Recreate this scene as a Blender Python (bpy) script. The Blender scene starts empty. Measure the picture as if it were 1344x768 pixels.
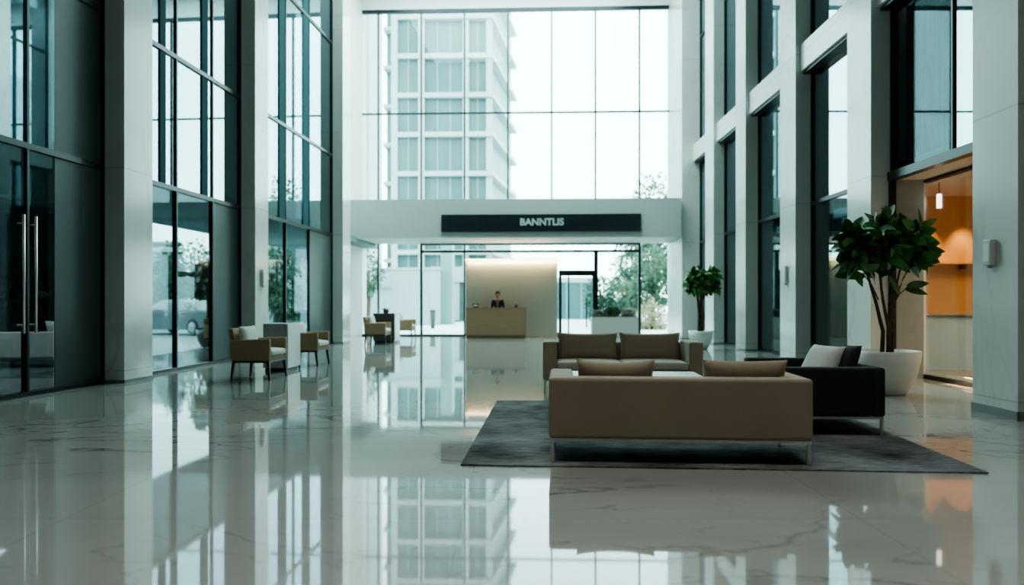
import bpy, bmesh, math, random
from mathutils import Vector, Matrix, Euler
random.seed(7)
SC = bpy.context.scene
COL = SC.collection
PI = math.pi
R = math.radians

# ------------------------------------------------------------------ helpers
def setp(o, label=None, cat=None, group=None, kind=None):
    if label: o['label'] = label
    if cat: o['category'] = cat
    if group: o['group'] = group
    if kind: o['kind'] = kind
    return o

def thing(name, label, cat, loc=(0, 0, 0), rz=0.0, group=None, kind=None):
    o = bpy.data.objects.new(name, None)
    o.empty_display_size = 0.2
    COL.objects.link(o)
    o.location = loc
    o.rotation_euler = (0, 0, rz)
    return setp(o, label, cat, group, kind)

def obj(name, bm, mat, parent=None, smooth=False, angle=None):
    me = bpy.data.meshes.new(name)
    if smooth:
        for f in bm.faces: f.smooth = True
    bm.normal_update()
    bm.to_mesh(me)
    bm.free()
    if isinstance(mat, (list, tuple)):
        for m in mat: me.materials.append(m)
    else:
        me.materials.append(mat)
    o = bpy.data.objects.new(name, me)
    COL.objects.link(o)
    if parent is not None: o.parent = parent
    return o

def struct(name, bm, mat, parent=None, label=None):
    o = obj(name, bm, mat, parent)
    if parent is None: o['kind'] = 'structure'
    if label: o['label'] = label
    return o

def copy_tree(o, parent=None):
    c = o.copy()
    COL.objects.link(c)
    if parent is not None: c.parent = parent
    for ch in list(o.children): copy_tree(ch, c)
    return c

def B(): return bmesh.new()

def prism8(bm, p):
    """8 points: bottom 4 ccw, top 4 ccw"""
    v = [bm.verts.new(q) for q in p]
    for f in ((3, 2, 1, 0), (4, 5, 6, 7), (0, 1, 5, 4), (1, 2, 6, 5), (2, 3, 7, 6), (3, 0, 4, 7)):
        bm.faces.new([v[i] for i in f])
    return v

def box(bm, x0, x1, y0, y1, z0, z1, bev=0.0, seg=2, mi=0):
    t = bmesh.new()
    prism8(t, [(x0, y0, z0), (x1, y0, z0), (x1, y1, z0), (x0, y1, z0), (x0, y0, z1), (x1, y0, z1), (x1, y1, z1), (x0, y1, z1)])
    if bev > 0:
        bmesh.ops.bevel(t, geom=list(t.edges), offset=bev, segments=seg, profile=0.5, affect='EDGES')
    merge(bm, t, mi=mi)

def merge(bm, t, M=None, mi=0):
    vm = {}
    for v in t.verts:
        vm[v] = bm.verts.new((M @ v.co) if M is not None else v.co)
    for f in t.faces:
        nf = bm.faces.new([vm[v] for v in f.verts])
        nf.smooth = f.smooth
        nf.material_index = mi
    t.free()

def tube(bm, pts, rad, n=8, cap=True):
    """pts: list of points, rad: float or list"""
    pts = [Vector(p) for p in pts]
    if not isinstance(rad, (list, tuple)): rad = [rad] * len(pts)
    rings = []
    for i, p in enumerate(pts):
        if i == 0: d = pts[1] - pts[0]
        elif i == len(pts) - 1: d = pts[-1] - pts[-2]
        else: d = pts[i + 1] - pts[i - 1]
        d.normalize()
        a = Vector((0, 0, 1)) if abs(d.z) < 0.9 else Vector((1, 0, 0))
        u = d.cross(a).normalized()
        w = d.cross(u).normalized()
        rings.append([bm.verts.new(p + (u * math.cos(2 * PI * k / n) + w * math.sin(2 * PI * k / n)) * rad[i]) for k in range(n)])
    for a, b in zip(rings, rings[1:]):
        for k in range(n):
            f = bm.faces.new([a[k], a[(k + 1) % n], b[(k + 1) % n], b[k]])
            f.smooth = True
    if cap:
        bm.faces.new(rings[0][::-1])
        bm.faces.new(rings[-1])

def lathe(bm, prof, n=40, cx=0, cy=0):
    """prof: [(r,z)] ; closes poles where r==0"""
    rings = []
    for r, z in prof:
        if r <= 1e-6: rings.append([bm.verts.new((cx, cy, z))])
        else: rings.append([bm.verts.new((cx + r * math.cos(2 * PI * k / n), cy + r * math.sin(2 * PI * k / n), z)) for k in range(n)])
    for a, b in zip(rings, rings[1:]):
        for k in range(n):
            k2 = (k + 1) % n
            if len(a) == 1 and len(b) == 1: continue
            if len(a) == 1: f = bm.faces.new([a[0], b[k2], b[k]])
            elif len(b) == 1: f = bm.faces.new([a[k], a[k2], b[0]])
            else: f = bm.faces.new([a[k], a[k2], b[k2], b[k]])
            f.smooth = True

def pillow(bm, w, h, t, n=16, pinch=0.06, sag=0.0, M=None):
    """soft cushion standing in XZ plane, centre at origin, thickness along Y; pinched edges, slightly pointed corners"""
    tb = bmesh.new()
    g = {}
    for side in (0, 1):
        for i in range(n + 1):
            for j in range(n + 1):
                u = -1 + 2 * i / n
                v = -1 + 2 * j / n
                edge = (i in (0, n)) or (j in (0, n))
                key = (i, j, 0 if edge else side)
                if key in g: continue
                k = ((1 - abs(u) ** 3.2) * (1 - abs(v) ** 3.2))
                th = t * 0.5 * (max(k, 0) ** 0.45)
                x = u * w / 2 * (1 - pinch * (1 - v * v) * abs(u) ** 2)
                z = v * h / 2 * (1 - pinch * (1 - u * u) * abs(v) ** 2)
                z -= sag * (1 - u * u) * (v + 1) / 2
                g[key] = tb.verts.new((x, (th if side else -th), z))
    def gv(i, j, s):
        edge = (i in (0, n)) or (j in (0, n))
        return g[(i, j, 0 if edge else s)]
    for side in (0, 1):
        for i in range(n):
            for j in range(n):
                q = [gv(i, j, side), gv(i + 1, j, side), gv(i + 1, j + 1, side), gv(i, j + 1, side)]
                if side: q = q[::-1]
                f = tb.faces.new(q)
                f.smooth = True
    merge(bm, tb, M)

# hall frame: camera stands at x=0,y=0 looking along +Y; hall axis is turned a little to the right of it
HALL_RZ = -0.042
FUR_RZ = -0.068
def WL(y, o):   # left side: y along, o outward from the column faces
    return (-7.19 + 0.072 * y - o, y + 0.072 * o)
def WR(y, o):
    return (6.0 + 0.016 * y + o, y - 0.016 * o)
def wbox(bm, W, y0, y1, o0, o1, z0, z1):
    a, b, c, d = W(y0, o0), W(y1, o0), W(y1, o1), W(y0, o1)
    pts = [a, b, c, d]
    area = sum(pts[i][0] * pts[(i + 1) % 4][1] - pts[(i + 1) % 4][0] * pts[i][1] for i in range(4))
    if area < 0: pts = pts[::-1]
    prism8(bm, [(p[0], p[1], z0) for p in pts] + [(p[0], p[1], z1) for p in pts])
def H(x, y):    # point on a line across the hall: x sideways at depth y of the centre line
    return (x, y - 0.042 * x)
def hbox(bm, x0, x1, y0, y1, z0, z1):
    """box across the hall, faces square to the hall axis; y at x=0"""
    pts = [H(x0, y0), H(x1, y0), (H(x1, y1)[0] + 0.042 * (y1 - y0), H(x1, y1)[1]), (H(x0, y1)[0] + 0.042 * (y1 - y0), H(x0, y1)[1])]
    prism8(bm, [(p[0], p[1], z0) for p in pts] + [(p[0], p[1], z1) for p in pts])

# ------------------------------------------------------------------ materials
def nodes(name):
    m = bpy.data.materials.new(name)
    m.use_nodes = True
    nt = m.node_tree
    nt.nodes.clear()
    out = nt.nodes.new('ShaderNodeOutputMaterial')
    return m, nt, out

def N(nt, typ, **kw):
    n = nt.nodes.new(typ)
    for k, v in kw.items(): setattr(n, k, v)
    return n

def principled(name, col, rough=0.5, metal=0.0, spec=0.5, noise=None, bump=None, coat=0.0, sheen=0.0, emis=None):
    """noise=(scale, amount) mottles the colour; bump=(scale, strength)"""
    m, nt, out = nodes(name)
    p = N(nt, 'ShaderNodeBsdfPrincipled')
    nt.links.new(p.outputs[0], out.inputs[0])
    p.inputs['Base Color'].default_value = (*col, 1)
    p.inputs['Roughness'].default_value = rough
    p.inputs['Metallic'].default_value = metal
    p.inputs['Specular IOR Level'].default_value = spec
    p.inputs['Coat Weight'].default_value = coat
    p.inputs['Coat Roughness'].default_value = 0.05
    p.inputs['Sheen Weight'].default_value = sheen
    if emis:
        p.inputs['Emission Color'].default_value = (*emis[0], 1)
        p.inputs['Emission Strength'].default_value = emis[1]
    tc = N(nt, 'ShaderNodeTexCoord')
    if noise:
        nz = N(nt, 'ShaderNodeTexNoise')
        nz.inputs['Scale'].default_value = noise[0]
        nz.inputs['Detail'].default_value = 5
        nt.links.new(tc.outputs['Object'], nz.inputs['Vector'])
        rp = N(nt, 'ShaderNodeMapRange')
        rp.inputs['From Min'].default_value = 0.3
        rp.inputs['From Max'].default_value = 0.7
        rp.inputs['To Min'].default_value = 1 - noise[1]
        rp.inputs['To Max'].default_value = 1 + noise[1]
        nt.links.new(nz.outputs[0], rp.inputs[0])
        mx = N(nt, 'ShaderNodeMix', data_type='RGBA', blend_type='MULTIPLY')
        mx.inputs[0].default_value = 1
        mx.inputs[6].default_value = (*col, 1)
        nt.links.new(rp.outputs[0], mx.inputs[7])
        nt.links.new(mx.outputs[2], p.inputs['Base Color'])
    if bump:
        nb = N(nt, 'ShaderNodeTexNoise')
        nb.inputs['Scale'].default_value = bump[0]
        nb.inputs['Detail'].default_value = 3
        nt.links.new(tc.outputs['Object'], nb.inputs['Vector'])
        bp = N(nt, 'ShaderNodeBump')
        bp.inputs['Strength'].default_value = bump[1]
        bp.inputs['Distance'].default_value = 0.01
        nt.links.new(nb.outputs[0], bp.inputs['Height'])
        nt.links.new(bp.outputs[0], p.inputs['Normal'])
    return m

def marble(name, col, vein, rough, vscale, vstretch, vamt, joint=None, spec=0.5, rot=0.0, floor=False, thin=0.012):
    """stone with thin wandering veins; joint=(axis sizes) gives faint slab joints"""
    m, nt, out = nodes(name)
    L = nt.links.new
    p = N(nt, 'ShaderNodeBsdfPrincipled')
    L(p.outputs[0], out.inputs[0])
    p.inputs['Roughness'].default_value = rough
    p.inputs['Specular IOR Level'].default_value = spec
    g = N(nt, 'ShaderNodeNewGeometry')
    mp = N(nt, 'ShaderNodeMapping')
    mp.inputs['Rotation'].default_value = (0, 0, rot)
    mp.inputs['Scale'].default_value = vstretch
    L(g.outputs['Position'], mp.inputs['Vector'])
    # cloudiness
    n0 = N(nt, 'ShaderNodeTexNoise')
    n0.inputs['Scale'].default_value = 0.7
    n0.inputs['Detail'].default_value = 6
    L(mp.outputs[0], n0.inputs['Vector'])
    # warped veins: |noise-0.5| small
    def veins(scale, width, det, off):
        a = N(nt, 'ShaderNodeVectorMath', operation='ADD')
        a.inputs[1].default_value = off
        L(mp.outputs[0], a.inputs[0])
        nz = N(nt, 'ShaderNodeTexNoise')
        nz.inputs['Scale'].default_value = scale
        nz.inputs['Detail'].default_value = det
        nz.inputs['Roughness'].default_value = 0.5
        nz.inputs['Distortion'].default_value = 0.6
        L(a.outputs[0], nz.inputs['Vector'])
        s = N(nt, 'ShaderNodeMath', operation='SUBTRACT')
        s.inputs[1].default_value = 0.5
        L(nz.outputs[0], s.inputs[0])
        ab = N(nt, 'ShaderNodeMath', operation='ABSOLUTE')
        L(s.outputs[0], ab.inputs[0])
        r = N(nt, 'ShaderNodeMapRange', interpolation_type='SMOOTHSTEP')
        r.inputs['From Min'].default_value = 0
        r.inputs['From Max'].default_value = width
        r.inputs['To Min'].default_value = 1
        r.inputs['To Max'].default_value = 0
        L(ab.outputs[0], r.inputs[0])
        return r
    v1 = veins(vscale, thin, 5, (0, 0, 0))
    v2 = veins(vscale * 1.9, thin * 0.8, 4, (7.3, 2.1, 4.4))
    # break veins up
    nm = N(nt, 'ShaderNodeTexNoise')
    nm.inputs['Scale'].default_value = vscale * 0.8
    nm.inputs['Detail'].default_value = 2
    L(g.outputs['Position'], nm.inputs['Vector'])
    mr = N(nt, 'ShaderNodeMapRange')
    mr.inputs['From Min'].default_value = 0.42
    mr.inputs['From Max'].default_value = 0.6
    L(nm.outputs[0], mr.inputs[0])
    v2m = N(nt, 'ShaderNodeMath', operation='MULTIPLY')
    v2m.inputs[1].default_value = 0.55
    L(v2.outputs[0], v2m.inputs[0])
    mxv = N(nt, 'ShaderNodeMath', operation='MAXIMUM')
    L(v1.outputs[0], mxv.inputs[0]); L(v2m.outputs[0], mxv.inputs[1])
    vm = N(nt, 'ShaderNodeMath', operation='MULTIPLY')
    L(mxv.outputs[0], vm.inputs[0]); L(mr.outputs[0], vm.inputs[1])
    va = N(nt, 'ShaderNodeMath', operation='MULTIPLY')
    va.inputs[1].default_value = vamt
    L(vm.outputs[0], va.inputs[0])
    # base mottling
    cl = N(nt, 'ShaderNodeMapRange')
    cl.inputs['From Min'].default_value = 0.3
    cl.inputs['From Max'].default_value = 0.7
    cl.inputs['To Min'].default_value = 0.93
    cl.inputs['To Max'].default_value = 1.05
    L(n0.outputs[0], cl.inputs[0])
    mx0 = N(nt, 'ShaderNodeMix', data_type='RGBA', blend_type='MULTIPLY')
    mx0.inputs[0].default_value = 1
    mx0.inputs[6].default_value = (*col, 1)
    L(cl.outputs[0], mx0.inputs[7])
    mx1 = N(nt, 'ShaderNodeMix', data_type='RGBA')
    mx1.inputs[7].default_value = (*vein, 1)
    L(va.outputs[0], mx1.inputs[0]); L(mx0.outputs[2], mx1.inputs[6])
    last = mx1
    if joint:
        sp = N(nt, 'ShaderNodeSeparateXYZ')
        L(g.outputs['Position'], sp.inputs[0])
        prev = None
        for ax, size, off, wdt in joint:
            ad = N(nt, 'ShaderNodeMath', operation='ADD')
            ad.inputs[1].default_value = off
            L(sp.outputs[ax], ad.inputs[0])
            md = N(nt, 'ShaderNodeMath', operation='PINGPONG')
            md.inputs[1].default_value = size / 2
            L(ad.outputs[0], md.inputs[0])
            lt = N(nt, 'ShaderNodeMath', operation='LESS_THAN')
            lt.inputs[1].default_value = wdt
            L(md.outputs[0], lt.inputs[0])
            if prev is None: prev = lt
            else:
                mm = N(nt, 'ShaderNodeMath', operation='MAXIMUM')
                L(prev.outputs[0], mm.inputs[0]); L(lt.outputs[0], mm.inputs[1])
                prev = mm
        jm = N(nt, 'ShaderNodeMath', operation='MULTIPLY')
        jm.inputs[1].default_value = 0.35
        L(prev.outputs[0], jm.inputs[0])
        mx2 = N(nt, 'ShaderNodeMix', data_type='RGBA')
        mx2.inputs[7].default_value = (*[c * 0.45 for c in col], 1)
        L(jm.outputs[0], mx2.inputs[0]); L(last.outputs[2], mx2.inputs[6])
        last = mx2
    L(last.outputs[2], p.inputs['Base Color'])
    return m

def glass(name, tint, refl, rough=0.0, gcol=(0.9, 0.97, 1.0), fres=0.45):
    """window pane: tinted see-through plus a coated mirror-like reflection"""
    m, nt, out = nodes(name)
    L = nt.links.new
    t = N(nt, 'ShaderNodeBsdfTransparent')
    t.inputs[0].default_value = (*tint, 1)
    g = N(nt, 'ShaderNodeBsdfGlossy')
    g.inputs['Color'].default_value = (*gcol, 1)
    g.inputs['Roughness'].default_value = rough
    mx = N(nt, 'ShaderNodeMixShader')
    lw = N(nt, 'ShaderNodeFresnel')
    lw.inputs['IOR'].default_value = 1.5
    mr = N(nt, 'ShaderNodeMapRange')
    mr.inputs['From Min'].default_value = 0.04
    mr.inputs['From Max'].default_value = 0.8
    mr.inputs['To Min'].default_value = refl
    mr.inputs['To Max'].default_value = min(0.95, refl + fres)
    L(lw.outputs[0], mr.inputs[0])
    L(mr.outputs[0], mx.inputs[0])
    L(t.outputs[0], mx.inputs[1]); L(g.outputs[0], mx.inputs[2])
    L(mx.outputs[0], out.inputs[0])
    return m

def wood(name, c1, c2, scale=(1, 1, 12), rough=0.45):
    m, nt, out = nodes(name)
    L = nt.links.new
    p = N(nt, 'ShaderNodeBsdfPrincipled')
    L(p.outputs[0], out.inputs[0])
    p.inputs['Roughness'].default_value = rough
    tc = N(nt, 'ShaderNodeTexCoord')
    mp = N(nt, 'ShaderNodeMapping')
    mp.inputs['Scale'].default_value = scale
    L(tc.outputs['Object'], mp.inputs[0])
    nz = N(nt, 'ShaderNodeTexNoise')
    nz.inputs['Scale'].default_value = 2.5
    nz.inputs['Detail'].default_value = 6
    nz.inputs['Distortion'].default_value = 0.8
    L(mp.outputs[0], nz.inputs[0])
    mx = N(nt, 'ShaderNodeMix', data_type='RGBA')
    mx.inputs[6].default_value = (*c1, 1)
    mx.inputs[7].default_value = (*c2, 1)
    L(nz.outputs[0], mx.inputs[0])
    L(mx.outputs[2], p.inputs['Base Color'])
    return m

def fabric(name, col, scale=220, amt=0.12, var=0.08, sheen=0.15):
    m, nt, out = nodes(name)
    L = nt.links.new
    p = N(nt, 'ShaderNodeBsdfPrincipled')
    L(p.outputs[0], out.inputs[0])
    p.inputs['Roughness'].default_value = 0.85
    p.inputs['Specular IOR Level'].default_value = 0.25
    p.inputs['Sheen Weight'].default_value = sheen
    tc = N(nt, 'ShaderNodeTexCoord')
    w = N(nt, 'ShaderNodeTexNoise')
    w.inputs['Scale'].default_value = scale
    w.inputs['Detail'].default_value = 2
    L(tc.outputs['Object'], w.inputs[0])
    big = N(nt, 'ShaderNodeTexNoise')
    big.inputs['Scale'].default_value = 3
    big.inputs['Detail'].default_value = 3
    L(tc.outputs['Object'], big.inputs[0])
    a = N(nt, 'ShaderNodeMapRange')
    a.inputs['To Min'].default_value = 1 - var
    a.inputs['To Max'].default_value = 1 + var
    L(big.outputs[0], a.inputs[0])
    mx = N(nt, 'ShaderNodeMix', data_type='RGBA', blend_type='MULTIPLY')
    mx.inputs[0].default_value = 1
    mx.inputs[6].default_value = (*col, 1)
    L(a.outputs[0], mx.inputs[7])
    L(mx.outputs[2], p.inputs['Base Color'])
    b = N(nt, 'ShaderNodeBump')
    b.inputs['Strength'].default_value = amt
    b.inputs['Distance'].default_value = 0.004
    L(w.outputs[0], b.inputs['Height'])
    L(b.outputs[0], p.inputs['Normal'])
    return m

def rug_material(name):
    m, nt, out = nodes(name)
    L = nt.links.new
    p = N(nt, 'ShaderNodeBsdfPrincipled')
    L(p.outputs[0], out.inputs[0])
    p.inputs['Roughness'].default_value = 0.95
    p.inputs['Specular IOR Level'].default_value = 0.1
    tc = N(nt, 'ShaderNodeTexCoord')
    mp = N(nt, 'ShaderNodeMapping')
    mp.inputs['Scale'].default_value = (3, 22, 3)
    L(tc.outputs['Object'], mp.inputs[0])
    a = N(nt, 'ShaderNodeTexNoise')
    a.inputs['Scale'].default_value = 1.6
    a.inputs['Detail'].default_value = 8
    a.inputs['Roughness'].default_value = 0.7
    L(mp.outputs[0], a.inputs[0])
    c = N(nt, 'ShaderNodeTexNoise')
    c.inputs['Scale'].default_value = 1.3
    c.inputs['Detail'].default_value = 4
    L(tc.outputs['Object'], c.inputs[0])
    ml = N(nt, 'ShaderNodeMath', operation='MULTIPLY')
    L(a.outputs[0], ml.inputs[0]); L(c.outputs[0], ml.inputs[1])
    cr = N(nt, 'ShaderNodeValToRGB')
    cr.color_ramp.elements[0].position = 0.12
    cr.color_ramp.elements[0].color = (0.018, 0.0185, 0.019, 1)
    cr.color_ramp.elements[1].position = 0.38
    cr.color_ramp.elements[1].color = (0.25, 0.258, 0.258, 1)
    L(ml.outputs[0], cr.inputs[0])
    L(cr.outputs[0], p.inputs['Base Color'])
    b = N(nt, 'ShaderNodeBump')
    b.inputs['Strength'].default_value = 0.4
    b.inputs['Distance'].default_value = 0.01
    L(a.outputs[0], b.inputs['Height'])
    L(b.outputs[0], p.inputs['Normal'])
    return m

def emission(name, col, s):
    m, nt, out = nodes(name)
    e = N(nt, 'ShaderNodeEmission')
    e.inputs[0].default_value = (*col, 1)
    e.inputs[1].default_value = s
    nt.links.new(e.outputs[0], out.inputs[0])
    return m

M = {}
M['floor'] = marble('polished marble floor', (0.355, 0.35, 0.33), (0.11, 0.11, 0.095), 0.035, 0.40, (0.7, 1.6, 1), 0.8,
                    joint=((0, 2.4, 0.3, 0.004), (1, 2.4, 0.2, 0.004)), spec=0.62, rot=0.35, thin=0.010)
M['column'] = marble('white stone cladding', (0.70, 0.71, 0.685), (0.42, 0.42, 0.40), 0.16, 0.35, (1, 1, 0.55), 0.35,
                     joint=((2, 3.3, -0.2, 0.012),), spec=0.5, rot=0.6, thin=0.012)
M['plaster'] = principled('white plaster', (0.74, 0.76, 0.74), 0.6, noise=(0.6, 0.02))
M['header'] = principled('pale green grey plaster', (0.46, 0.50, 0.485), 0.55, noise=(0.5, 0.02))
M['ceil'] = principled('ceiling white', (0.8, 0.8, 0.78), 0.8, noise=(0.5, 0.01))
M['frame'] = principled('dark bronze frame', (0.018, 0.024, 0.027), 0.35, metal=0.3, noise=(3, 0.1))
M['pane_side'] = glass('tinted coated glass', (0.42, 0.52, 0.54), 0.34, gcol=(0.78, 0.93, 0.98))
M['pane_low'] = glass('tinted clear glass', (0.54, 0.62, 0.63), 0.01, gcol=(0.8, 0.93, 0.97), fres=0.10)
M['pane_right'] = glass('lower right tinted glass', (0.45, 0.54, 0.55), 0.16, gcol=(0.8, 0.93, 0.97), fres=0.4)
M['reflection_strip'] = principled('teal painted reflection', (0.035, 0.085, 0.095), 0.85, spec=0.08, noise=(1, 0.05))  # flat colour for the painted-in frame reflections
M['pane_dark'] = glass('dark tinted glass', (0.46, 0.53, 0.54), 0.012, fres=0.12, gcol=(0.8, 0.93, 0.97))
M['pane_clear'] = glass('clear glass', (0.93, 0.98, 0.98), 0.02)
M['pane_shop'] = glass('shopfront glass', (0.88, 0.90, 0.90), 0.025, fres=0.2)
M['panel'] = principled('grey back painted glass', (0.07, 0.095, 0.095), 0.4, spec=0.3, noise=(0.6, 0.05))
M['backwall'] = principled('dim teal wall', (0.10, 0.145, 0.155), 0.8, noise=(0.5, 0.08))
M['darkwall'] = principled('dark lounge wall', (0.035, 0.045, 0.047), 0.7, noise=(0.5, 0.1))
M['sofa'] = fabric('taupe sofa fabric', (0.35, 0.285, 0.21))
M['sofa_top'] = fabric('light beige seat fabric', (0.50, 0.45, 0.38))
M['charcoal'] = fabric('charcoal fabric', (0.032, 0.031, 0.032), sheen=0.05)
M['white_fabric'] = fabric('off white fabric', (0.62, 0.61, 0.57))
M['tan'] = fabric('tan upholstery', (0.34, 0.235, 0.145))
M['steel'] = principled('brushed steel', (0.78, 0.75, 0.70), 0.4, metal=1.0, noise=(40, 0.06))
M['darkwood'] = wood('dark stained wood', (0.016, 0.013, 0.012), (0.035, 0.026, 0.022))
M['oak'] = wood('light oak veneer', (0.225, 0.142, 0.088), (0.29, 0.192, 0.122), scale=(0.8, 0.8, 7))
M['oak_dark'] = wood('oak plinth', (0.16, 0.10, 0.06), (0.22, 0.14, 0.085), scale=(0.8, 0.8, 7))
M['orange_wood'] = wood('warm orange wood panel', (0.60, 0.285, 0.085), (0.72, 0.37, 0.125), scale=(3, 3, 0.5))
M['rug'] = rug_material('charcoal pile rug')
M['white_lac'] = principled('white lacquer', (0.78, 0.79, 0.77), 0.3, noise=(1, 0.01))
M['grey_stone'] = principled('warm grey stone', (0.33, 0.33, 0.315), 0.4, noise=(6, 0.06))
M['dark_stone'] = principled('dark brown grey stone', (0.075, 0.065, 0.06), 0.4, noise=(6, 0.08))
M['pot'] = principled('white ceramic pot', (0.72, 0.69, 0.645), 0.45, noise=(4, 0.03))
M['soil'] = principled('dark soil', (0.03, 0.022, 0.016), 0.95, noise=(20, 0.3), bump=(30, 0.8))
M['bark'] = principled('brown bark', (0.085, 0.045, 0.028), 0.8, noise=(18, 0.3), bump=(40, 0.6))
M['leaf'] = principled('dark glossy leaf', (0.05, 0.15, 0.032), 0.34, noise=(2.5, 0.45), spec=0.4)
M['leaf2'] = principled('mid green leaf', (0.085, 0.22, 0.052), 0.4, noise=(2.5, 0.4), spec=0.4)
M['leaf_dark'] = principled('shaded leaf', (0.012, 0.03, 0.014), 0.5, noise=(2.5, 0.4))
M['sign'] = principled('dark navy sign board', (0.012, 0.018, 0.026), 0.35, noise=(2, 0.05))
M['letter'] = principled('silver lettering', (0.48, 0.55, 0.56), 0.4, noise=(3, 0.02))
M['panelwall'] = principled('cream reception wall', (0.48, 0.485, 0.44), 0.55, noise=(0.7, 0.02))
M['led'] = emission('warm led strip', (1.0, 0.76, 0.40), 5)
M['spot'] = emission('warm downlight lens', (1.0, 0.80, 0.55), 8)
M['shoplamp'] = emission('shop pendant lens', (1.0, 0.93, 0.80), 3.0)
M['spot_cool'] = emission('cool downlight lens', (0.85, 0.95, 1.0), 3)
M['shopceil'] = principled('cream shop ceiling', (0.70, 0.56, 0.44), 0.8, noise=(1, 0.02))
M['counter'] = principled('blue grey counter', (0.27, 0.36, 0.39), 0.4, noise=(1.5, 0.03))
M['counter_top'] = principled('counter top', (0.10, 0.10, 0.10), 0.25, noise=(5, 0.08))
M['curtain'] = principled('grey teal curtain', (0.13, 0.175, 0.18), 0.9, noise=(2, 0.06))
M['grille'] = principled('grey sensor housing', (0.60, 0.61, 0.59), 0.45, noise=(5, 0.02))
M['rear'] = principled('dark taupe rear wall', (0.19, 0.18, 0.165), 0.7, noise=(0.6, 0.05))
M['base'] = principled('grey baseboard', (0.26, 0.28, 0.28), 0.4, noise=(2, 0.04))
M['asphalt'] = principled('grey forecourt paving', (0.15, 0.18, 0.185), 0.45, noise=(0.8, 0.08))
M['ground'] = principled('pale paving', (0.60, 0.62, 0.61), 0.7, noise=(0.8, 0.05))
M['tower_white'] = principled('white concrete', (0.36, 0.40, 0.395), 0.7, noise=(0.3, 0.02))
M['tower_glass'] = principled('teal facade glass', (0.055, 0.115, 0.12), 0.3, noise=(0.4, 0.2))
M['tower_grey'] = principled('pale grey green facade', (0.18, 0.26, 0.26), 0.6, noise=(0.4, 0.05))
M['podium'] = principled('white podium render', (0.33, 0.385, 0.40), 0.7, noise=(0.3, 0.03))
M['podium_dark'] = principled('dark opening', (0.055, 0.075, 0.072), 0.5, noise=(1, 0.2))
def leafmat(name, col, var):
    m, nt, out = nodes(name)
    d = N(nt, 'ShaderNodeBsdfDiffuse'); t = N(nt, 'ShaderNodeBsdfTranslucent'); mx = N(nt, 'ShaderNodeMixShader'); mx.inputs[0].default_value = 0.5
    tc = N(nt, 'ShaderNodeTexCoord'); nz = N(nt, 'ShaderNodeTexNoise'); nz.inputs['Scale'].default_value = 1.2; nz.inputs['Detail'].default_value = 3
    nt.links.new(tc.outputs['Object'], nz.inputs[0])
    cx = N(nt, 'ShaderNodeMix', data_type='RGBA')
    cx.inputs[6].default_value = (*[c * (1 - var) for c in col], 1); cx.inputs[7].default_value = (*[min(1, c * (1 + var)) for c in col], 1)
    nt.links.new(nz.outputs[0], cx.inputs[0])
    nt.links.new(cx.outputs[2], d.inputs[0]); nt.links.new(cx.outputs[2], t.inputs[0])
    nt.links.new(d.outputs[0], mx.inputs[1]); nt.links.new(t.outputs[0], mx.inputs[2]); nt.links.new(mx.outputs[0], out.inputs[0])
    return m
M['tree_a'] = leafmat('pale tree leaf', (0.15, 0.215, 0.145), 0.4)
M['tree_b'] = leafmat('deep tree leaf', (0.07, 0.12, 0.09), 0.35)
M['blossom'] = leafmat('yellow cream blossom', (0.44, 0.37, 0.24), 0.25)
M['pale_flower'] = leafmat('white flower', (0.62, 0.63, 0.60), 0.12)
M['bin'] = principled('dark metal bin', (0.04, 0.05, 0.055), 0.5, noise=(3, 0.1))
M['black'] = principled('black plastic', (0.012, 0.012, 0.013), 0.35, noise=(5, 0.1))
M['paper'] = principled('red brown folder', (0.25, 0.11, 0.09), 0.6, noise=(5, 0.1))
M['carpaint'] = principled('dark silver car paint', (0.055, 0.07, 0.08), 0.3, spec=0.5, noise=(1, 0.03))
M['carglass'] = principled('car glass', (0.05, 0.075, 0.085), 0.06, spec=0.8, noise=(1, 0.05))
M['tyre'] = principled('tyre rubber', (0.012, 0.012, 0.013), 0.8, noise=(8, 0.1))
M['headlight'] = principled('headlamp lens', (0.8, 0.83, 0.85), 0.15, noise=(2, 0.03))
M['skin'] = principled('skin', (0.46, 0.27, 0.20), 0.55, noise=(8, 0.05))
M['hair'] = principled('dark brown hair', (0.03, 0.018, 0.013), 0.6, noise=(20, 0.2))
M['suit'] = fabric('dark suit cloth', (0.022, 0.02, 0.024))
M['shirt'] = fabric('mauve blouse cloth', (0.24, 0.15, 0.16))
M['eye'] = principled('eye dark', (0.02, 0.015, 0.012), 0.2, noise=(5, 0.1))
M['lip'] = principled('lip', (0.40, 0.14, 0.12), 0.5, noise=(8, 0.05))

# ------------------------------------------------------------------ setting: floor, ground, ceiling
FLOORZ = 0.0
b = B(); prism8(b, [(-8.9, -8, -0.15), (11.6, -8, -0.15), (11.6, 30.6, -0.15), (-8.9, 31.4, -0.15), (-8.9, -8, 0), (11.6, -8, 0), (11.6, 30.6, 0), (-8.9, 31.4, 0)])
struct('floor', b, M['floor'])
b = B(); box(b, -90, 90, -30, 140, -0.3, -0.16)
struct('ground', b, M['ground'])
b = B(); box(b, -8.95, 60, 29.5, 100, -0.17, -0.02); box(b, -60, -8.95, 40, 100, -0.17, -0.02)
struct('pavement', b, M['ground'])
b = B(); box(b, -40, -8.95, 5, 40, -0.17, -0.01)
struct('pavement', b, M['asphalt'])
b = B(); box(b, -12, 12.5, -8.3, 31.8, 13.9, 14.2)
struct('ceiling', b, M['ceil'])

# rear wall behind the camera
b = B(); box(b, -12, 12.5, -8.4, -8.0, 0, 14)
struct('wall_rear', b, M['rear'])
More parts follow.
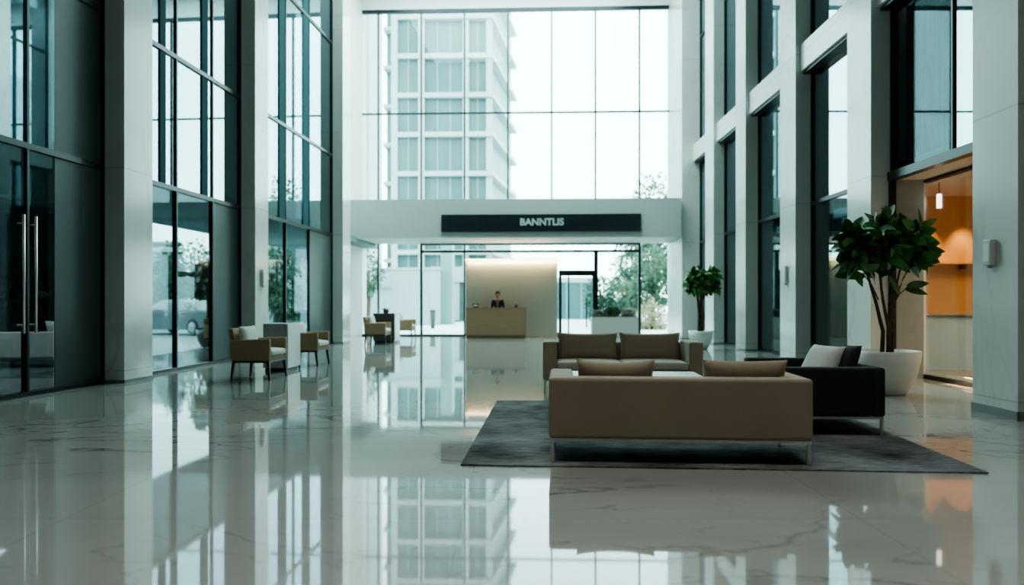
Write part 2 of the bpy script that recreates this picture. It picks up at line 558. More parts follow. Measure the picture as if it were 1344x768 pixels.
# near side walls (outside the frame)
b = B(); wbox(b, WL, -8, 7.0, 0.35, 0.6, 0, 14)
struct('wall_left', b, M['rear'])
b = B(); wbox(b, WR, -8, 8.35, 0.35, 0.6, 0, 14)
struct('wall_right', b, M['rear'])

# ------------------------------------------------------------------ columns
LC = [(7.0, 7.85), (12.38, 13.22), (17.58, 18.34), (24.46, 25.3)]
for i, (y0, y1) in enumerate(LC):
    b = B(); wbox(b, WL, y0, y1, 0, 0.8, 0.0, 14)
    struct('column', b, M['column'])
RC = [(8.4, 9.25, -0.55), (13.19, 14.15, 0), (16.85, 17.86, 0), (20.66, 21.6, 0), (24.14, 25.25, 0), (27.5, 30.25, -0.31)]
for i, (y0, y1, o) in enumerate(RC):
    b = B(); wbox(b, WR, y0, y1, o, 0.8 if i != 1 else 0.95, 0.0, 14)
    struct('column', b, M['column'])
# skirting around column feet
for W, lst in ((WL, [(y0, y1, 0) for y0, y1 in LC]), (WR, RC)):
    for y0, y1, o in lst:
        b = B(); wbox(b, W, y0 - 0.012, y1 + 0.012, o - 0.012, o + 0.02, 0, 0.10 if W is WR and o < -0.5 else 0.05)
        wbox(b, W, y0 - 0.012, y0, o - 0.012, o + 0.36, 0, 0.10 if W is WR and o < -0.5 else 0.05)
        struct('baseboard_left' if W is WL else 'baseboard_right', b, M['base'])

# far side wall stretches between the last columns and the back wall
b = B(); wbox(b, WL, 25.3, 31.0, 0.98, 1.25, 0, 14)
struct('wall_left', b, M['plaster'])
b = B(); wbox(b, WL, 25.25, 25.35, 0.8, 1.25, 0, 14)
struct('trim_1', b, M['plaster'])

# ------------------------------------------------------------------ side glazing
wcount = [0]
def window(name=None):
    wcount[0] += 1
    return thing(name or 'window_%d' % wcount[0], None, None, kind='structure')

def bay(W, y0, y1, o, zs, ys, mats, fw=0.085, nomull=(), edge=0.05):
    """glazing between two columns. zs: levels, ys: inner mullions. mats(zi, yi) -> material or None"""
    w = window()
    fb = B()
    Y = [y0] + list(ys) + [y1]
    for z in zs[1:-1]:
        wbox(fb, W, y0, y1, o - 0.02, o + 0.09, z - fw / 2, z + fw / 2)
    wbox(fb, W, y0, y1, o - 0.03, o + 0.09, zs[0], zs[0] + 0.06)
    for q, y in enumerate(ys):
        if q in nomull: continue
        wbox(fb, W, y - 0.022, y + 0.022, o - 0.012, o + 0.08, zs[0], zs[-1])
    wbox(fb, W, y1 - edge, y1, o - 0.02, o + 0.10, zs[0], zs[-1])
    wbox(fb, W, y0, y0 + edge, o - 0.02, o + 0.10, zs[0], zs[-1])
    obj('frame', fb, M['frame'], w)
    for zi in range(len(zs) - 1):
        for yi in range(len(Y) - 1):
            m = mats(zi, yi)
            if m is None: continue
            pb = B(); wbox(pb, W, Y[yi] + 0.005, Y[yi + 1] - 0.005, o + 0.02, o + 0.035, zs[zi] + 0.005, zs[zi + 1] - 0.005)
            obj('pane', pb, m, w)
    return w

ZL = [0.0, 3.5, 6.05, 9.65, 13.9]
# left bay nearest the camera (glass doors below)
bay(WL, 7.85, 12.38, 0.35, ZL, [9.3, 10.63, 11.22], nomull=(2,), mats=lambda z, y: None if (z == 0 and y in (1, 2)) else (M['panel'] if y == 3 else (M['pane_dark'] if z == 0 else M['pane_side'])))
w1 = bay(WL, 13.22, 17.58, 0.35, ZL, [14.7, 16.2], lambda z, y: M['panel'] if (z == 0 and y == 2) else (M['pane_low'] if z == 0 else M['pane_side']))
w2 = bay(WL, 18.34, 24.46, 0.35, ZL, [20.43, 22.3], lambda z, y: M['panel'] if (z == 0 and y == 2) else (M['pane_low'] if z == 0 else M['pane_side']))
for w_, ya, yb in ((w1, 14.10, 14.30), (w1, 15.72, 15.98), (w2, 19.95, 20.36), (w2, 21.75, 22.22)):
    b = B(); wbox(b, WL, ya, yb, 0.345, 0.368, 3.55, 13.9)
    obj('reflection_strip', b, M['reflection_strip'], w_)  # opaque teal strips stand in for wide frame reflections in the glass
# glass double door in the nearest left bay
d = thing('door_1', 'dark glass double door with long vertical steel pull handles', None, kind='structure')
for (y0, y1, yh) in ((9.33, 10.60, 10.45), (10.66, 11.19, 10.69)):
    lb = B(); wbox(lb, WL, y0, y1, 0.365, 0.385, 0.02, 3.45)
    leaf = obj('door_leaf', lb, M['pane_dark'], d)
    hb = B()
    x, y = WL(yh, 0.27)
    tube(hb, [(x, y, 0.88), (x, y, 2.52)], 0.018, 12)
    for z in (1.0, 2.4):
        x2, y2 = WL(yh, 0.365)
        tube(hb, [(x, y, z), (x2, y2, z)], 0.011, 8)
    obj('pull_handle', hb, M['steel'], leaf)

ZR = [0.0, 3.5, 6.42]
ZR2 = [7.0, 10.9, 13.9]
for (y0, y1) in ((14.15, 16.85), (17.86, 20.66), (21.6, 24.14), (25.25, 27.5)):
    bay(WR, y0, y1, 0.35, ZR, [], lambda z, y: M['pane_right'] if z == 0 else M['pane_side'])
    bay(WR, y0, y1, 0.35, ZR2, [], lambda z, y: M['pane_side'])
bay(WR, 9.25, 13.19, 0.35, [3.5, 6.42], [11.3], lambda z, y: M['pane_low'] if y else M['pane_side'])
bay(WR, 9.25, 13.19, 0.35, ZR2, [11.3], lambda z, y: M['pane_side'])
# stone spandrels between the right columns
for (y0, y1) in ((9.25, 13.19), (14.15, 16.85), (17.86, 20.66), (21.6, 24.14), (25.25, 27.5)):
    b = B(); wbox(b, WR, y0, y1, 0.10, 0.55, 6.42, 7.0)
    struct('spandrel_beam', b, M['column'])
    b = B(); wbox(b, WR, y0, y1, 0.16, 0.50, 6.36, 6.419)
    struct('trim_2', b, M['frame'])
# recessed shopfront of the nearest right bay
sf = window()
fb = B()
wbox(fb, WR, 9.25, 13.19, 0.28, 0.44, 3.42, 3.56)
wbox(fb, WR, 13.11, 13.185, 0.30, 0.40, 0, 3.42)
wbox(fb, WR, 9.25, 13.19, 0.90, 0.98, 0.0, 0.07)
wbox(fb, WR, 9.25, 13.19, 0.90, 0.98, 3.38, 3.42)
obj('frame', fb, M['frame'], sf)
pb = B(); wbox(pb, WR, 9.26, 13.18, 0.93, 0.945, 0.07, 3.38)
obj('pane', pb, M['pane_shop'], sf)
b = B(); wbox(b, WR, 13.165, 13.188, 0.41, 0.895, 0.0, 3.42)  # added grey sheet, its colour offsets warm spill on the column return
struct('trim_shade', b, M['grey_stone'])
b = B(); wbox(b, WR, 9.25, 13.19, 0.44, 0.98, 3.43, 3.5)
struct('trim_3', b, M['shopceil'])

# rooms behind the side glazing
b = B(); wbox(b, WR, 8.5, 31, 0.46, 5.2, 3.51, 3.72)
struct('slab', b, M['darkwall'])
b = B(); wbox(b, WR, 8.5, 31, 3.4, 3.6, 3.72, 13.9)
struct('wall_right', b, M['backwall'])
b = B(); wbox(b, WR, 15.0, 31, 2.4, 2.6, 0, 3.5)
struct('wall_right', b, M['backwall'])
b = B(); wbox(b, WR, 9.0, 15.0, 4.8, 5.0, 0, 3.5)
struct('wall_right', b, M['shopceil'])
b = B(); wbox(b, WR, 8.55, 8.7, 0.46, 5.0, 0, 13.9)
struct('wall_right', b, M['shopceil'])
b = B(); wbox(b, WR, 14.75, 14.95, 0.96, 4.9, 0, 3.5)
struct('wall_right', b, M['orange_wood'])
b = B(); wbox(b, WR, 8.7, 14.75, 0.98, 4.8, 3.37, 3.505)
struct('ceiling', b, M['shopceil'])
# left: floor slab over an open arcade, dim wall above
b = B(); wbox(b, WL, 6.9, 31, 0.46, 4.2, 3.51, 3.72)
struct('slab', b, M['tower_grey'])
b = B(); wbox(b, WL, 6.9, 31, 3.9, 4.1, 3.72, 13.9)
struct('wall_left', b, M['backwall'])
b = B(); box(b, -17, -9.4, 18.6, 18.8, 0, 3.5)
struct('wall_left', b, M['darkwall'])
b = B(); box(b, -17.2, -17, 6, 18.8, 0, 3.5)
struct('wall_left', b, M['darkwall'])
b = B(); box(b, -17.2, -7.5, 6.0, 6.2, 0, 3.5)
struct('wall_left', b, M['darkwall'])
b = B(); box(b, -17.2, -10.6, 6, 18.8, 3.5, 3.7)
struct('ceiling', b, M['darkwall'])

# ------------------------------------------------------------------ back wall: header, upper window, lower glazing
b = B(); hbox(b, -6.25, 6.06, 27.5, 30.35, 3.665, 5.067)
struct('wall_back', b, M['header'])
b = B(); hbox(b, -8.2, 8.0, 30.15, 30.5, 13.0, 14.0)
struct('wall_back', b, M['plaster'])
b = B(); hbox(b, -8.2, -7.55, 30.15, 30.5, 0.0, 14.0)
struct('wall_back', b, M['plaster'])

MX = [-6.60 + 1.725 * i for i in range(8)]      # mullion positions (hall frame, at the back wall)
def mx_cam(x): return x + 1.265                  # sideways position in the camera frame
BY = 30.2
w = window()
fb = B()
xs = [-6.2 + 0.0] + [mx_cam(x) for x in MX[:7]] + [6.3]
for x in xs[1:-1]:
    hbox(fb, x - 0.035, x + 0.035, BY - 0.05, BY + 0.1, 5.0, 13.0)
hbox(fb, -6.4, 6.4, BY - 0.05, BY + 0.1, 12.86, 13.0)
hbox(fb, -6.4, 6.4, BY - 0.04, BY + 0.08, 8.82, 8.88)
obj('frame', fb, M['frame'], w)
xe = [-6.4] + [mx_cam(x) for x in MX[:7]] + [6.4]
for i in range(8):
    for z0, z1 in ((5.07, 8.82), (8.88, 12.86)):
        pb = B(); hbox(pb, xe[i], xe[i + 1], BY + 0.02, BY + 0.035, z0, z1)
        obj('pane', pb, M['pane_clear'], w)
# lower glazing
w = window()
fb = B()
for i in (0, 1, 2, 6):
    x = mx_cam(MX[i]); t = 0.05 if i in (1, 6) else 0.035
    hbox(fb, x - t, x + t, BY - 0.05, BY + 0.1, 0, 3.66)
xdl, xdr = (733 - 672) * 0.0302, (779 - 672) * 0.0302
hbox(fb, xdr, xdr + 0.16, BY - 0.05, BY + 0.1, 0, 3.37)
hbox(fb, mx_cam(MX[1]), mx_cam(MX[6]), BY - 0.05, BY + 0.1, 3.30, 3.40)
hbox(fb, mx_cam(MX[1]), mx_cam(MX[6]), BY - 0.05, BY + 0.1, 3.60, 3.66)
hbox(fb, xdl, xdr, BY - 0.05, BY + 0.1, 2.46, 2.60)
hbox(fb, -6.3, xdl, BY - 0.03, BY + 0.06, 0.0, 0.06)
hbox(fb, xdr + 0.1, 6.3, BY - 0.03, BY + 0.06, 0.0, 0.05)
obj('frame', fb, M['frame'], w)
xl = [-6.4] + [mx_cam(MX[i]) for i in (0, 1, 2)] + [xdl]
for i in range(4):
    pb = B(); hbox(pb, xl[i], xl[i + 1], BY + 0.02, BY + 0.035, 0.0, 3.66)
    obj('pane', pb, M['pane_clear'], w)
for x0, x1, z0 in ((xdl, xdr, 2.6), (xdr + 0.1, mx_cam(MX[6]), 0.0), (mx_cam(MX[6]), 6.3, 0.0)):
    pb = B(); hbox(pb, x0, x1, BY + 0.02, BY + 0.035, z0, 3.66)
    obj('pane', pb, M['pane_clear'], w)
# glass entrance door
d = thing('door_2', 'framed glass entrance door beside the reception wall', None, kind='structure')
fb = B()
hbox(fb, xdl, xdl + 0.12, BY - 0.06, BY + 0.08, 0.0, 2.46)
hbox(fb, xdr - 0.06, xdr + 0.02, BY - 0.06, BY + 0.08, 0.0, 2.46)
hbox(fb, xdl + 0.36, xdl + 0.42, BY - 0.03, BY + 0.06, 0.0, 2.46)
hbox(fb, xdl, xdr, BY - 0.06, BY + 0.08, 2.38, 2.46)
obj('frame', fb, M['frame'], d)
pb = B(); hbox(pb, xdl + 0.1, xdr - 0.05, BY + 0.0, BY + 0.015, 0.02, 2.38)
obj('pane', pb, M['pane_clear'], d)
hb = B()
px, py = H(xdr - 0.30, BY - 0.12)
tube(hb, [(px, py, 0.35), (px, py, 1.5)], 0.03, 10)
tube(hb, [(px, py, 0.5), (px, py + 0.12, 0.5)], 0.012, 8)
tube(hb, [(px, py, 1.35), (px, py + 0.12, 1.35)], 0.012, 8)
obj('pull_handle', hb, M['frame'], d)

# sign on the header
sx0, sx1 = (579 - 672) * 0.0275, (840 - 672) * 0.0275
sz0, sz1 = 1.3 + (398 - 304.5) * 0.0275, 1.3 + (398 - 281.5) * 0.0275
sc_x = (sx0 + sx1) / 2
sg = thing('sign_board', 'long dark sign board with pale capital lettering on the header above the reception', 'sign', (sc_x, 27.5 - 0.042 * sc_x, (sz0 + sz1) / 2), HALL_RZ)
b = B(); box(b, -(sx1 - sx0) / 2, (sx1 - sx0) / 2, -0.09, 0.0, -(sz1 - sz0) / 2, (sz1 - sz0) / 2, 0.008, 1)
obj('board', b, M['sign'], sg)
cu = bpy.data.curves.new('lettering', 'FONT')
cu.body = 'BANNTLIS'
cu.size = 0.40
cu.extrude = 0.012
cu.offset = 0.013
cu.align_x = 'CENTER'; cu.align_y = 'CENTER'
tmp = bpy.data.objects.new('tmp', cu)
COL.objects.link(tmp)
bpy.context.view_layer.update()
me = bpy.data.meshes.new_from_object(tmp.evaluated_get(bpy.context.evaluated_depsgraph_get()))
bpy.data.objects.remove(tmp)
me.materials.append(M['letter'])
lt = bpy.data.objects.new('lettering', me)
COL.objects.link(lt); lt.parent = sg
wid = max(v.co.x for v in me.vertices) - min(v.co.x for v in me.vertices)
hgt = max(v.co.y for v in me.vertices) - min(v.co.y for v in me.vertices)
lt.scale = ((739 - 682) * 0.0275 / wid, (297 - 287.5) * 0.0275 / hgt, 1)
lt.rotation_euler = (PI / 2, 0, 0)
lt.location = ((711 - 709.5) * 0.0275, -0.102, 0.02)

# downlights in the header soffit
dls = [(632, 'second'), (706, 'third'), (560, 'first'), (790, 'fourth')]
for i, (px, nm) in enumerate(dls):
    x = (px - 672) * 0.0288
    t = thing('downlight', nm + ' recessed soffit downlight from the left, under the sign header', 'ceiling light', (x, 28.8 - 0.042 * x, 3.662), 0, 'soffit downlights')
    b = B(); lathe(b, [(0.055, 0.0), (0.085, 0.0), (0.085, -0.012), (0.055, -0.02), (0.055, 0.0)], 24)
    obj('trim_ring', b, M['white_lac'], t)
    b = B(); lathe(b, [(0, -0.006), (0.055, -0.006)], 20)
    obj('lens', b, M['spot'], t)

# ------------------------------------------------------------------ reception
# free standing cream wall with a warm light cove along its top
rx0, rx1 = (611 - 672) * 0.0293, (731.5 - 672) * 0.0293
ry = 29.3
rw = thing('reception_wall', 'freestanding cream backdrop wall with warm glowing top edge behind the reception desk', 'partition wall', ((rx0 + rx1) / 2, ry - 0.042 * (rx0 + rx1) / 2, 0), HALL_RZ)
hw = (rx1 - rx0) / 2
b = B(); box(b, -hw, hw, 0.0, 0.25, 0, 3.0, 0.006, 1)
obj('wall_panel', b, M['panelwall'], rw)
b = B(); box(b, -hw, hw, -0.10, 0.0, 3.0, 3.015)
obj('light_shelf', b, M['panelwall'], rw)
b = B(); box(b, -hw, hw, -0.06, -0.001, 2.94, 2.999)
obj('light_strip', b, M['led'], rw)

dx0, dx1 = (611 - 672) * 0.0279, (690 - 672) * 0.0279
dk = thing('reception_desk', 'pale oak reception desk with a darker plinth in front of the cream wall', 'reception desk', ((dx0 + dx1) / 2, 27.9 - 0.042 * (dx0 + dx1) / 2, 0), HALL_RZ)
hw = (dx1 - dx0) / 2
b = B(); box(b, -hw, hw, 0, 0.05, 0.11, 1.11, 0.006, 1); box(b, -hw, -hw + 0.05, 0.05, 0.75, 0.11, 1.11, 0.004, 1); box(b, hw - 0.05, hw, 0.05, 0.75, 0.11, 1.11, 0.004, 1)
obj('front_panel', b, M['oak'], dk)
b = B(); box(b, -hw - 0.01, hw + 0.01, -0.015, 0.34, 1.111, 1.135, 0.004, 1)
obj('transaction_top', b, M['oak'], dk)
b = B(); box(b, -hw + 0.05, hw - 0.05, 0.05, 0.75, 0.72, 0.75, 0.003, 1)
obj('worktop', b, M['oak'], dk)
b = B(); box(b, -hw + 0.03, hw - 0.03, 0.03, 0.70, 0, 0.11)
obj('plinth', b, M['oak_dark'], dk)
# things on the desk
def on_desk(px): 
    x = (px - 672) * 0.0281
    return (x, 28.05 - 0.042 * x, 1.135)
t = thing('desk_telephone', 'black desk telephone on the left end of the oak reception desk', 'telephone', on_desk(624.5), HALL_RZ)
b = B(); prism8(b, [(-0.10, -0.09, 0), (0.10, -0.09, 0), (0.10, 0.1, 0), (-0.10, 0.1, 0), (-0.10, -0.09, 0.03), (0.10, -0.09, 0.03), (0.10, 0.1, 0.10), (-0.10, 0.1, 0.10)])
obj('body', b, M['black'], t)
b = B(); tube(b, [(-0.12, 0.02, 0.10), (-0.10, 0.02, 0.135), (0, 0.02, 0.145), (0.10, 0.02, 0.135), (0.12, 0.02, 0.10)], [0.03, 0.024, 0.02, 0.024, 0.03], 10)
obj('handset', b, M['black'], t)
t = thing('document_folder', 'low red brown folder lying beside the receptionist on the desk', 'folder', on_desk(638), HALL_RZ)
b = B(); box(b, -0.12, 0.12, -0.1, 0.1, 0, 0.035, 0.004, 1)
obj('cover', b, M['paper'], t)
b = B(); box(b, -0.115, 0.122, -0.097, 0.097, 0.006, 0.029)
obj('pages', b, M['white_lac'], t)
t = thing('card_holder', 'small black card holder on the right end of the reception desk', 'card holder', on_desk(677.5), HALL_RZ)
b = B(); box(b, -0.06, 0.06, -0.05, 0.05, 0, 0.03, 0.004, 1); prism8(b, [(-0.055, 0.0, 0.03), (0.055, 0.0, 0.03), (0.055, 0.02, 0.03), (-0.055, 0.02, 0.03), (-0.035, 0.03, 0.11), (0.035, 0.03, 0.11), (0.035, 0.045, 0.11), (-0.035, 0.045, 0.11)])
obj('stand', b, M['black'], t)

# ------------------------------------------------------------------ person behind the desk
def skin_mesh(name, verts, edges, radii, mat, parent, sub=2, root=0):
    me = bpy.data.meshes.new(name)
    me.from_pydata(verts, edges, [])
    o = bpy.data.objects.new(name, me)
    COL.objects.link(o)
    md = o.modifiers.new('skin', 'SKIN')
    md.use_smooth_shade = True
    if not me.skin_vertices: me.attributes.new  # layer is created by the modifier below
    bpy.context.view_layer.objects.active = o
    lay = me.skin_vertices[0].data if me.skin_vertices else None
    if lay is None:
        bm = bmesh.new(); bm.from_mesh(me); bm.verts.layers.skin.verify(); bm.to_mesh(me); bm.free()
        lay = me.skin_vertices[0].data
    for i, r in enumerate(radii):
        lay[i].radius = r if isinstance(r, tuple) else (r, r)
    lay[root].use_root = True
    ss = o.modifiers.new('sub', 'SUBSURF')
    ss.levels = sub; ss.render_levels = sub
    me.materials.append(mat)
    if parent: o.parent = parent
    return o

ppx = (653.2 - 672) * 0.02875
pr = thing('person', 'receptionist in a dark suit jacket standing behind the oak reception desk', 'person', (ppx, 28.78 - 0.042 * ppx, 0), HALL_RZ)
# facing -Y. one continuous body, hands resting on the worktop side of the desk
V, E, RD = [], [], []
def av(p, r, prev=None):
    V.append(p); RD.append(r)
    if prev is not None: E.append((prev, len(V) - 1))
    return len(V) - 1
pel = av((0, 0, 0.92), (0.150, 0.105))
wst = av((0, 0, 1.08), (0.128, 0.095), pel)
che = av((0, 0.005, 1.27), (0.150, 0.11), wst)
sho = av((0, 0.01, 1.40), (0.110, 0.085), che)
nk = av((0, 0.0, 1.475), 0.052, sho)
nk2 = av((0, -0.005, 1.53), 0.055, nk)
hd = av((0, -0.015, 1.60), (0.072, 0.085), nk2)
hd2 = av((0, -0.01, 1.68), (0.072, 0.088), hd)
for s in (-1, 1):
    a = av((s * 0.165, 0.01, 1.395), 0.062, sho)
    e = av((s * 0.22, 0.0, 1.13), 0.047, a)
    wq = av((s * 0.17, -0.20, 0.985), 0.030, e)
    pm = av((s * 0.155, -0.27, 0.965), (0.036, 0.018), wq)
    for k, (dx, ln) in enumerate(((-0.030, 0.070), (-0.010, 0.082), (0.010, 0.076), (0.028, 0.058))):
        f1 = av((s * 0.155 + dx, -0.315, 0.963), 0.0095, pm)
        f2 = av((s * 0.155 + dx * 1.15, -0.315 - ln * 0.55, 0.955), 0.0085, f1)
        av((s * 0.155 + dx * 1.2, -0.315 - ln, 0.938), 0.0075, f2)
    th = av((s * 0.155 - s * 0.042, -0.265, 0.962), 0.011, pm)
    av((s * 0.155 - s * 0.060, -0.300, 0.955), 0.009, th)
    hp = av((s * 0.088, 0, 0.86), 0.092, pel)
    kn = av((s * 0.095, -0.01, 0.48), 0.058, hp)
    an = av((s * 0.10, 0.02, 0.085), 0.038, kn)
    av((s * 0.105, -0.10, 0.035), (0.040, 0.028), an)
body = skin_mesh('body', V, E, RD, M['skin'], pr)
# jacket and trousers over the body
V, E, RD = [], [], []
pel = av((0, 0, 0.92), (0.165, 0.122)); wst = av((0, 0, 1.08), (0.142, 0.108), pel); che = av((0, 0.005, 1.27), (0.165, 0.123), wst); sho = av((0, 0.012, 1.395), (0.12, 0.094), che)
for s in (-1, 1):
    a = av((s * 0.168, 0.01, 1.395), 0.072, sho); e = av((s * 0.222, 0.0, 1.13), 0.057, a); av((s * 0.178, -0.17, 1.0), 0.043, e)
skin_mesh('suit_jacket', V, E, RD, M['suit'], pr)
V, E, RD = [], [], []
pel = av((0, 0, 0.93), (0.155, 0.11))
for s in (-1, 1):
    hp = av((s * 0.09, 0, 0.86), 0.098, pel); kn = av((s * 0.097, -0.005, 0.48), 0.068, hp); av((s * 0.10, 0.015, 0.09), 0.058, kn)
skin_mesh('trousers', V, E, RD, M['suit'], pr)
b = B()
prism8(b, [(-0.015, -0.128, 1.12), (0.015, -0.128, 1.12), (0.015, -0.10, 1.12), (-0.015, -0.10, 1.12), (-0.075, -0.098, 1.43), (0.085, -0.098, 1.43), (0.085, -0.03, 1.45), (-0.075, -0.03, 1.45)])
obj('blouse', b, M['shirt'], pr)
t = bmesh.new(); bmesh.ops.create_uvsphere(t, u_segments=24, v_segments=16, radius=1)
for v in t.verts:
    v.co.x *= 0.092; v.co.y *= 0.108; v.co.z *= 0.105
    v.co += Vector((0, 0.018, 1.665))
    if v.co.y < -0.03 and v.co.z < 1.70: v.co.y = -0.03
b = B(); merge(b, t); obj('hair', b, M['hair'], pr, smooth=True)
for s in (-1, 1):
    t = bmesh.new(); bmesh.ops.create_uvsphere(t, u_segments=10, v_segments=8, radius=0.011)
    b = B(); merge(b, t, Matrix.Translation((s * 0.03, -0.092, 1.625))); obj('eye', b, M['eye'], pr, smooth=True)
    t = bmesh.new(); bmesh.ops.create_uvsphere(t, u_segments=10, v_segments=8, radius=0.028)
    b = B(); merge(b, t, Matrix.Translation((s * 0.082, 0.0, 1.61)) @ Matrix.Diagonal((0.4, 0.7, 1.1, 1))); obj('ear', b, M['skin'], pr, smooth=True)
b = B(); tube(b, [(0, -0.088, 1.625), (0, -0.112, 1.592), (0, -0.09, 1.585)], [0.009, 0.014, 0.012], 8); obj('nose', b, M['skin'], pr, smooth=True)
b = B(); tube(b, [(-0.026, -0.083, 1.556), (0, -0.094, 1.555), (0.026, -0.083, 1.556)], [0.004, 0.009, 0.004], 8); obj('mouth', b, M['lip'], pr, smooth=True)

# ------------------------------------------------------------------ lounge group: rug, sofas, table
def bowed(bm, x0, x1, y0, y1, z0, z1, crown=0.03, bev=0.03, n=14):
    """seat cushion: rounded slab with a crowned top"""
    t = bmesh.new()
    prism8(t, [(x0, y0, z0), (x1, y0, z0), (x1, y1, z0), (x0, y1, z0), (x0, y0, z1), (x1, y0, z1), (x1, y1, z1), (x0, y1, z1)])
    bmesh.ops.bevel(t, geom=list(t.edges), offset=bev, segments=4, profile=0.5, affect='EDGES')
    bmesh.ops.subdivide_edges(t, edges=[e for e in t.edges if e.calc_length() > 0.2], cuts=n, use_grid_fill=True)
    cx, cy = (x0 + x1) / 2, (y0 + y1) / 2
    for v in t.verts:
        u = (v.co.x - cx) / ((x1 - x0) / 2); w_ = (v.co.y - cy) / ((y1 - y0) / 2)
        if v.co.z > (z0 + z1) / 2: v.co.z += crown * (1 - u ** 4) * (1 - w_ ** 4)
    for f in t.faces: f.smooth = True
    merge(bm, t)

def sofa(name, label, W, D, HB, HA, mat, topmat, loc, rz, arm=0.16, back=0.20, zf=0.19, nseat=2, cushions=True, legs=None):
    """sofa facing -Y in its own frame, origin at floor centre"""
    s = thing(name, label, 'sofa', loc, rz)
    hx, hy = W / 2, D / 2
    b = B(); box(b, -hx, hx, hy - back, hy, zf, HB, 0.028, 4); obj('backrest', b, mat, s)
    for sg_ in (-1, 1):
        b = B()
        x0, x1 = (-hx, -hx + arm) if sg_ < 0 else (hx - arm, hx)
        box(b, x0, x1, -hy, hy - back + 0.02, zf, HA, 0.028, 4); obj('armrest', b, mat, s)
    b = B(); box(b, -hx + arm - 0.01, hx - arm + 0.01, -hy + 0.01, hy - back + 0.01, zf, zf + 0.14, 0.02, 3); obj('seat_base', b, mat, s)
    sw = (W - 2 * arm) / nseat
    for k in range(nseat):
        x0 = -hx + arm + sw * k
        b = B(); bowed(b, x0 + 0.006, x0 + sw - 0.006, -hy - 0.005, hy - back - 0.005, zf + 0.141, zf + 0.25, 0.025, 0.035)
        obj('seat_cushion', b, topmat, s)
    # steel rail and legs
    b = B()
    for y in (-hy + 0.03, hy - 0.03):
        box(b, -hx + 0.012, hx - 0.012, y - 0.014, y + 0.014, zf - 0.024, zf - 0.001)
    for x in (-hx + 0.026, hx - 0.026):
        box(b, x - 0.014, x + 0.014, -hy + 0.03, hy - 0.03, zf - 0.024, zf - 0.001)
    obj('rail', b, M['steel'], s)
    for x in (-hx + 0.03, hx - 0.03):
        for y in (-hy + 0.03, hy - 0.03):
            b = B(); box(b, x - 0.014, x + 0.014, y - 0.014, y + 0.014, 0.0, zf - 0.024, 0.003, 1); obj('leg', b, M['steel'], s)
    return s

RUGZ = 0.012
# rug corners measured on the floor
b = B()
t = bmesh.new()
pts = [(-0.41, 6.09), (3.63, 5.80), (3.90, 10.00), (-0.20, 10.10)]
pts3 = [(x, y, 0.0) for x, y in pts] + [(x, y, RUGZ) for x, y in pts]
prism8(t, pts3)
merge(b, t)
rg = obj('rug', b, M['rug'])
setp(rg, 'large charcoal grey mottled rug under the sofas', 'rug')

# near sofa: seen from behind
fx = Vector((math.cos(FUR_RZ), math.sin(FUR_RZ), 0)); fy = Vector((-math.sin(FUR_RZ), math.cos(FUR_RZ), 0))
back_mid = Vector(((0.31 + 2.37) / 2, (6.155 + 6.015) / 2, RUGZ))
SD = 0.90
sofaA = sofa('sofa', 'taupe fabric sofa seen from behind, nearest the camera at the front edge of the rug', 2.09, SD, 0.685, 0.685, M['sofa'], M['sofa_top'],
             back_mid + fy * (SD / 2), FUR_RZ + PI, arm=0.20, back=0.22, zf=0.195)
def local(s, x, y, z): return s.matrix_basis @ Vector((x, y, z))
def cushion(label, s, x, y, z, w, h, th, mat, rx=0.0, rzl=0.0, cat='cushion', group=None, sag=0.0, name='cushion'):
    p = local(s, x, y, z)
    b = B(); pillow(b, w, h, th, sag=sag)
    o = obj(name, b, mat)
    o.rotation_mode = 'XYZ'
    o.rotation_euler = (rx, 0, s.rotation_euler.z + rzl)
    o.location = p
    return setp(o, label, cat, group)
bpy.context.view_layer.update()
# back cushions lean against the back (sofa faces -Y in its own frame, so back is +Y; frame turned by 180)
cushion('taupe back cushion on the left half of the near sofa', sofaA, 0.49 , 0.11, 0.62, 0.66, 0.40, 0.17, M['sofa'], rx=-0.20, sag=0.02)
cushion('taupe back cushion on the right half of the near sofa', sofaA, -0.58, 0.11, 0.62, 0.70, 0.40, 0.17, M['sofa'], rx=-0.20, sag=0.0)

# far sofa: faces the camera
sofaB = sofa('sofa', 'taupe two seat sofa facing the camera on the far side of the white table', 2.30, 1.0, 0.70, 0.74, M['sofa'], M['sofa_top'],
             (1.62, 11.47, 0), FUR_RZ + 0.02, arm=0.20, back=0.20, zf=0.19)
bpy.context.view_layer.update()
for sx, nm in ((-0.475, 'left'), (0.475, 'right')):
    cushion('large taupe back cushion, the %s one on the far sofa' % nm, sofaB, sx, 0.20, 0.635, 0.93, 0.44, 0.20, M['sofa'], rx=-0.16, sag=0.01)

# white coffee table between the sofas
ct = thing('coffee_table', 'low white table on the rug between the two taupe sofas', 'coffee table', (1.36, 9.0, RUGZ), FUR_RZ)
b = B(); box(b, -0.90, 0.90, -0.72, 0.72, 0.36, 0.42, 0.008, 2); obj('tabletop', b, M['white_lac'], ct)
b = B(); box(b, -0.70, 0.70, -0.52, 0.52, 0.0, 0.36); obj('base', b, M['white_lac'], ct)

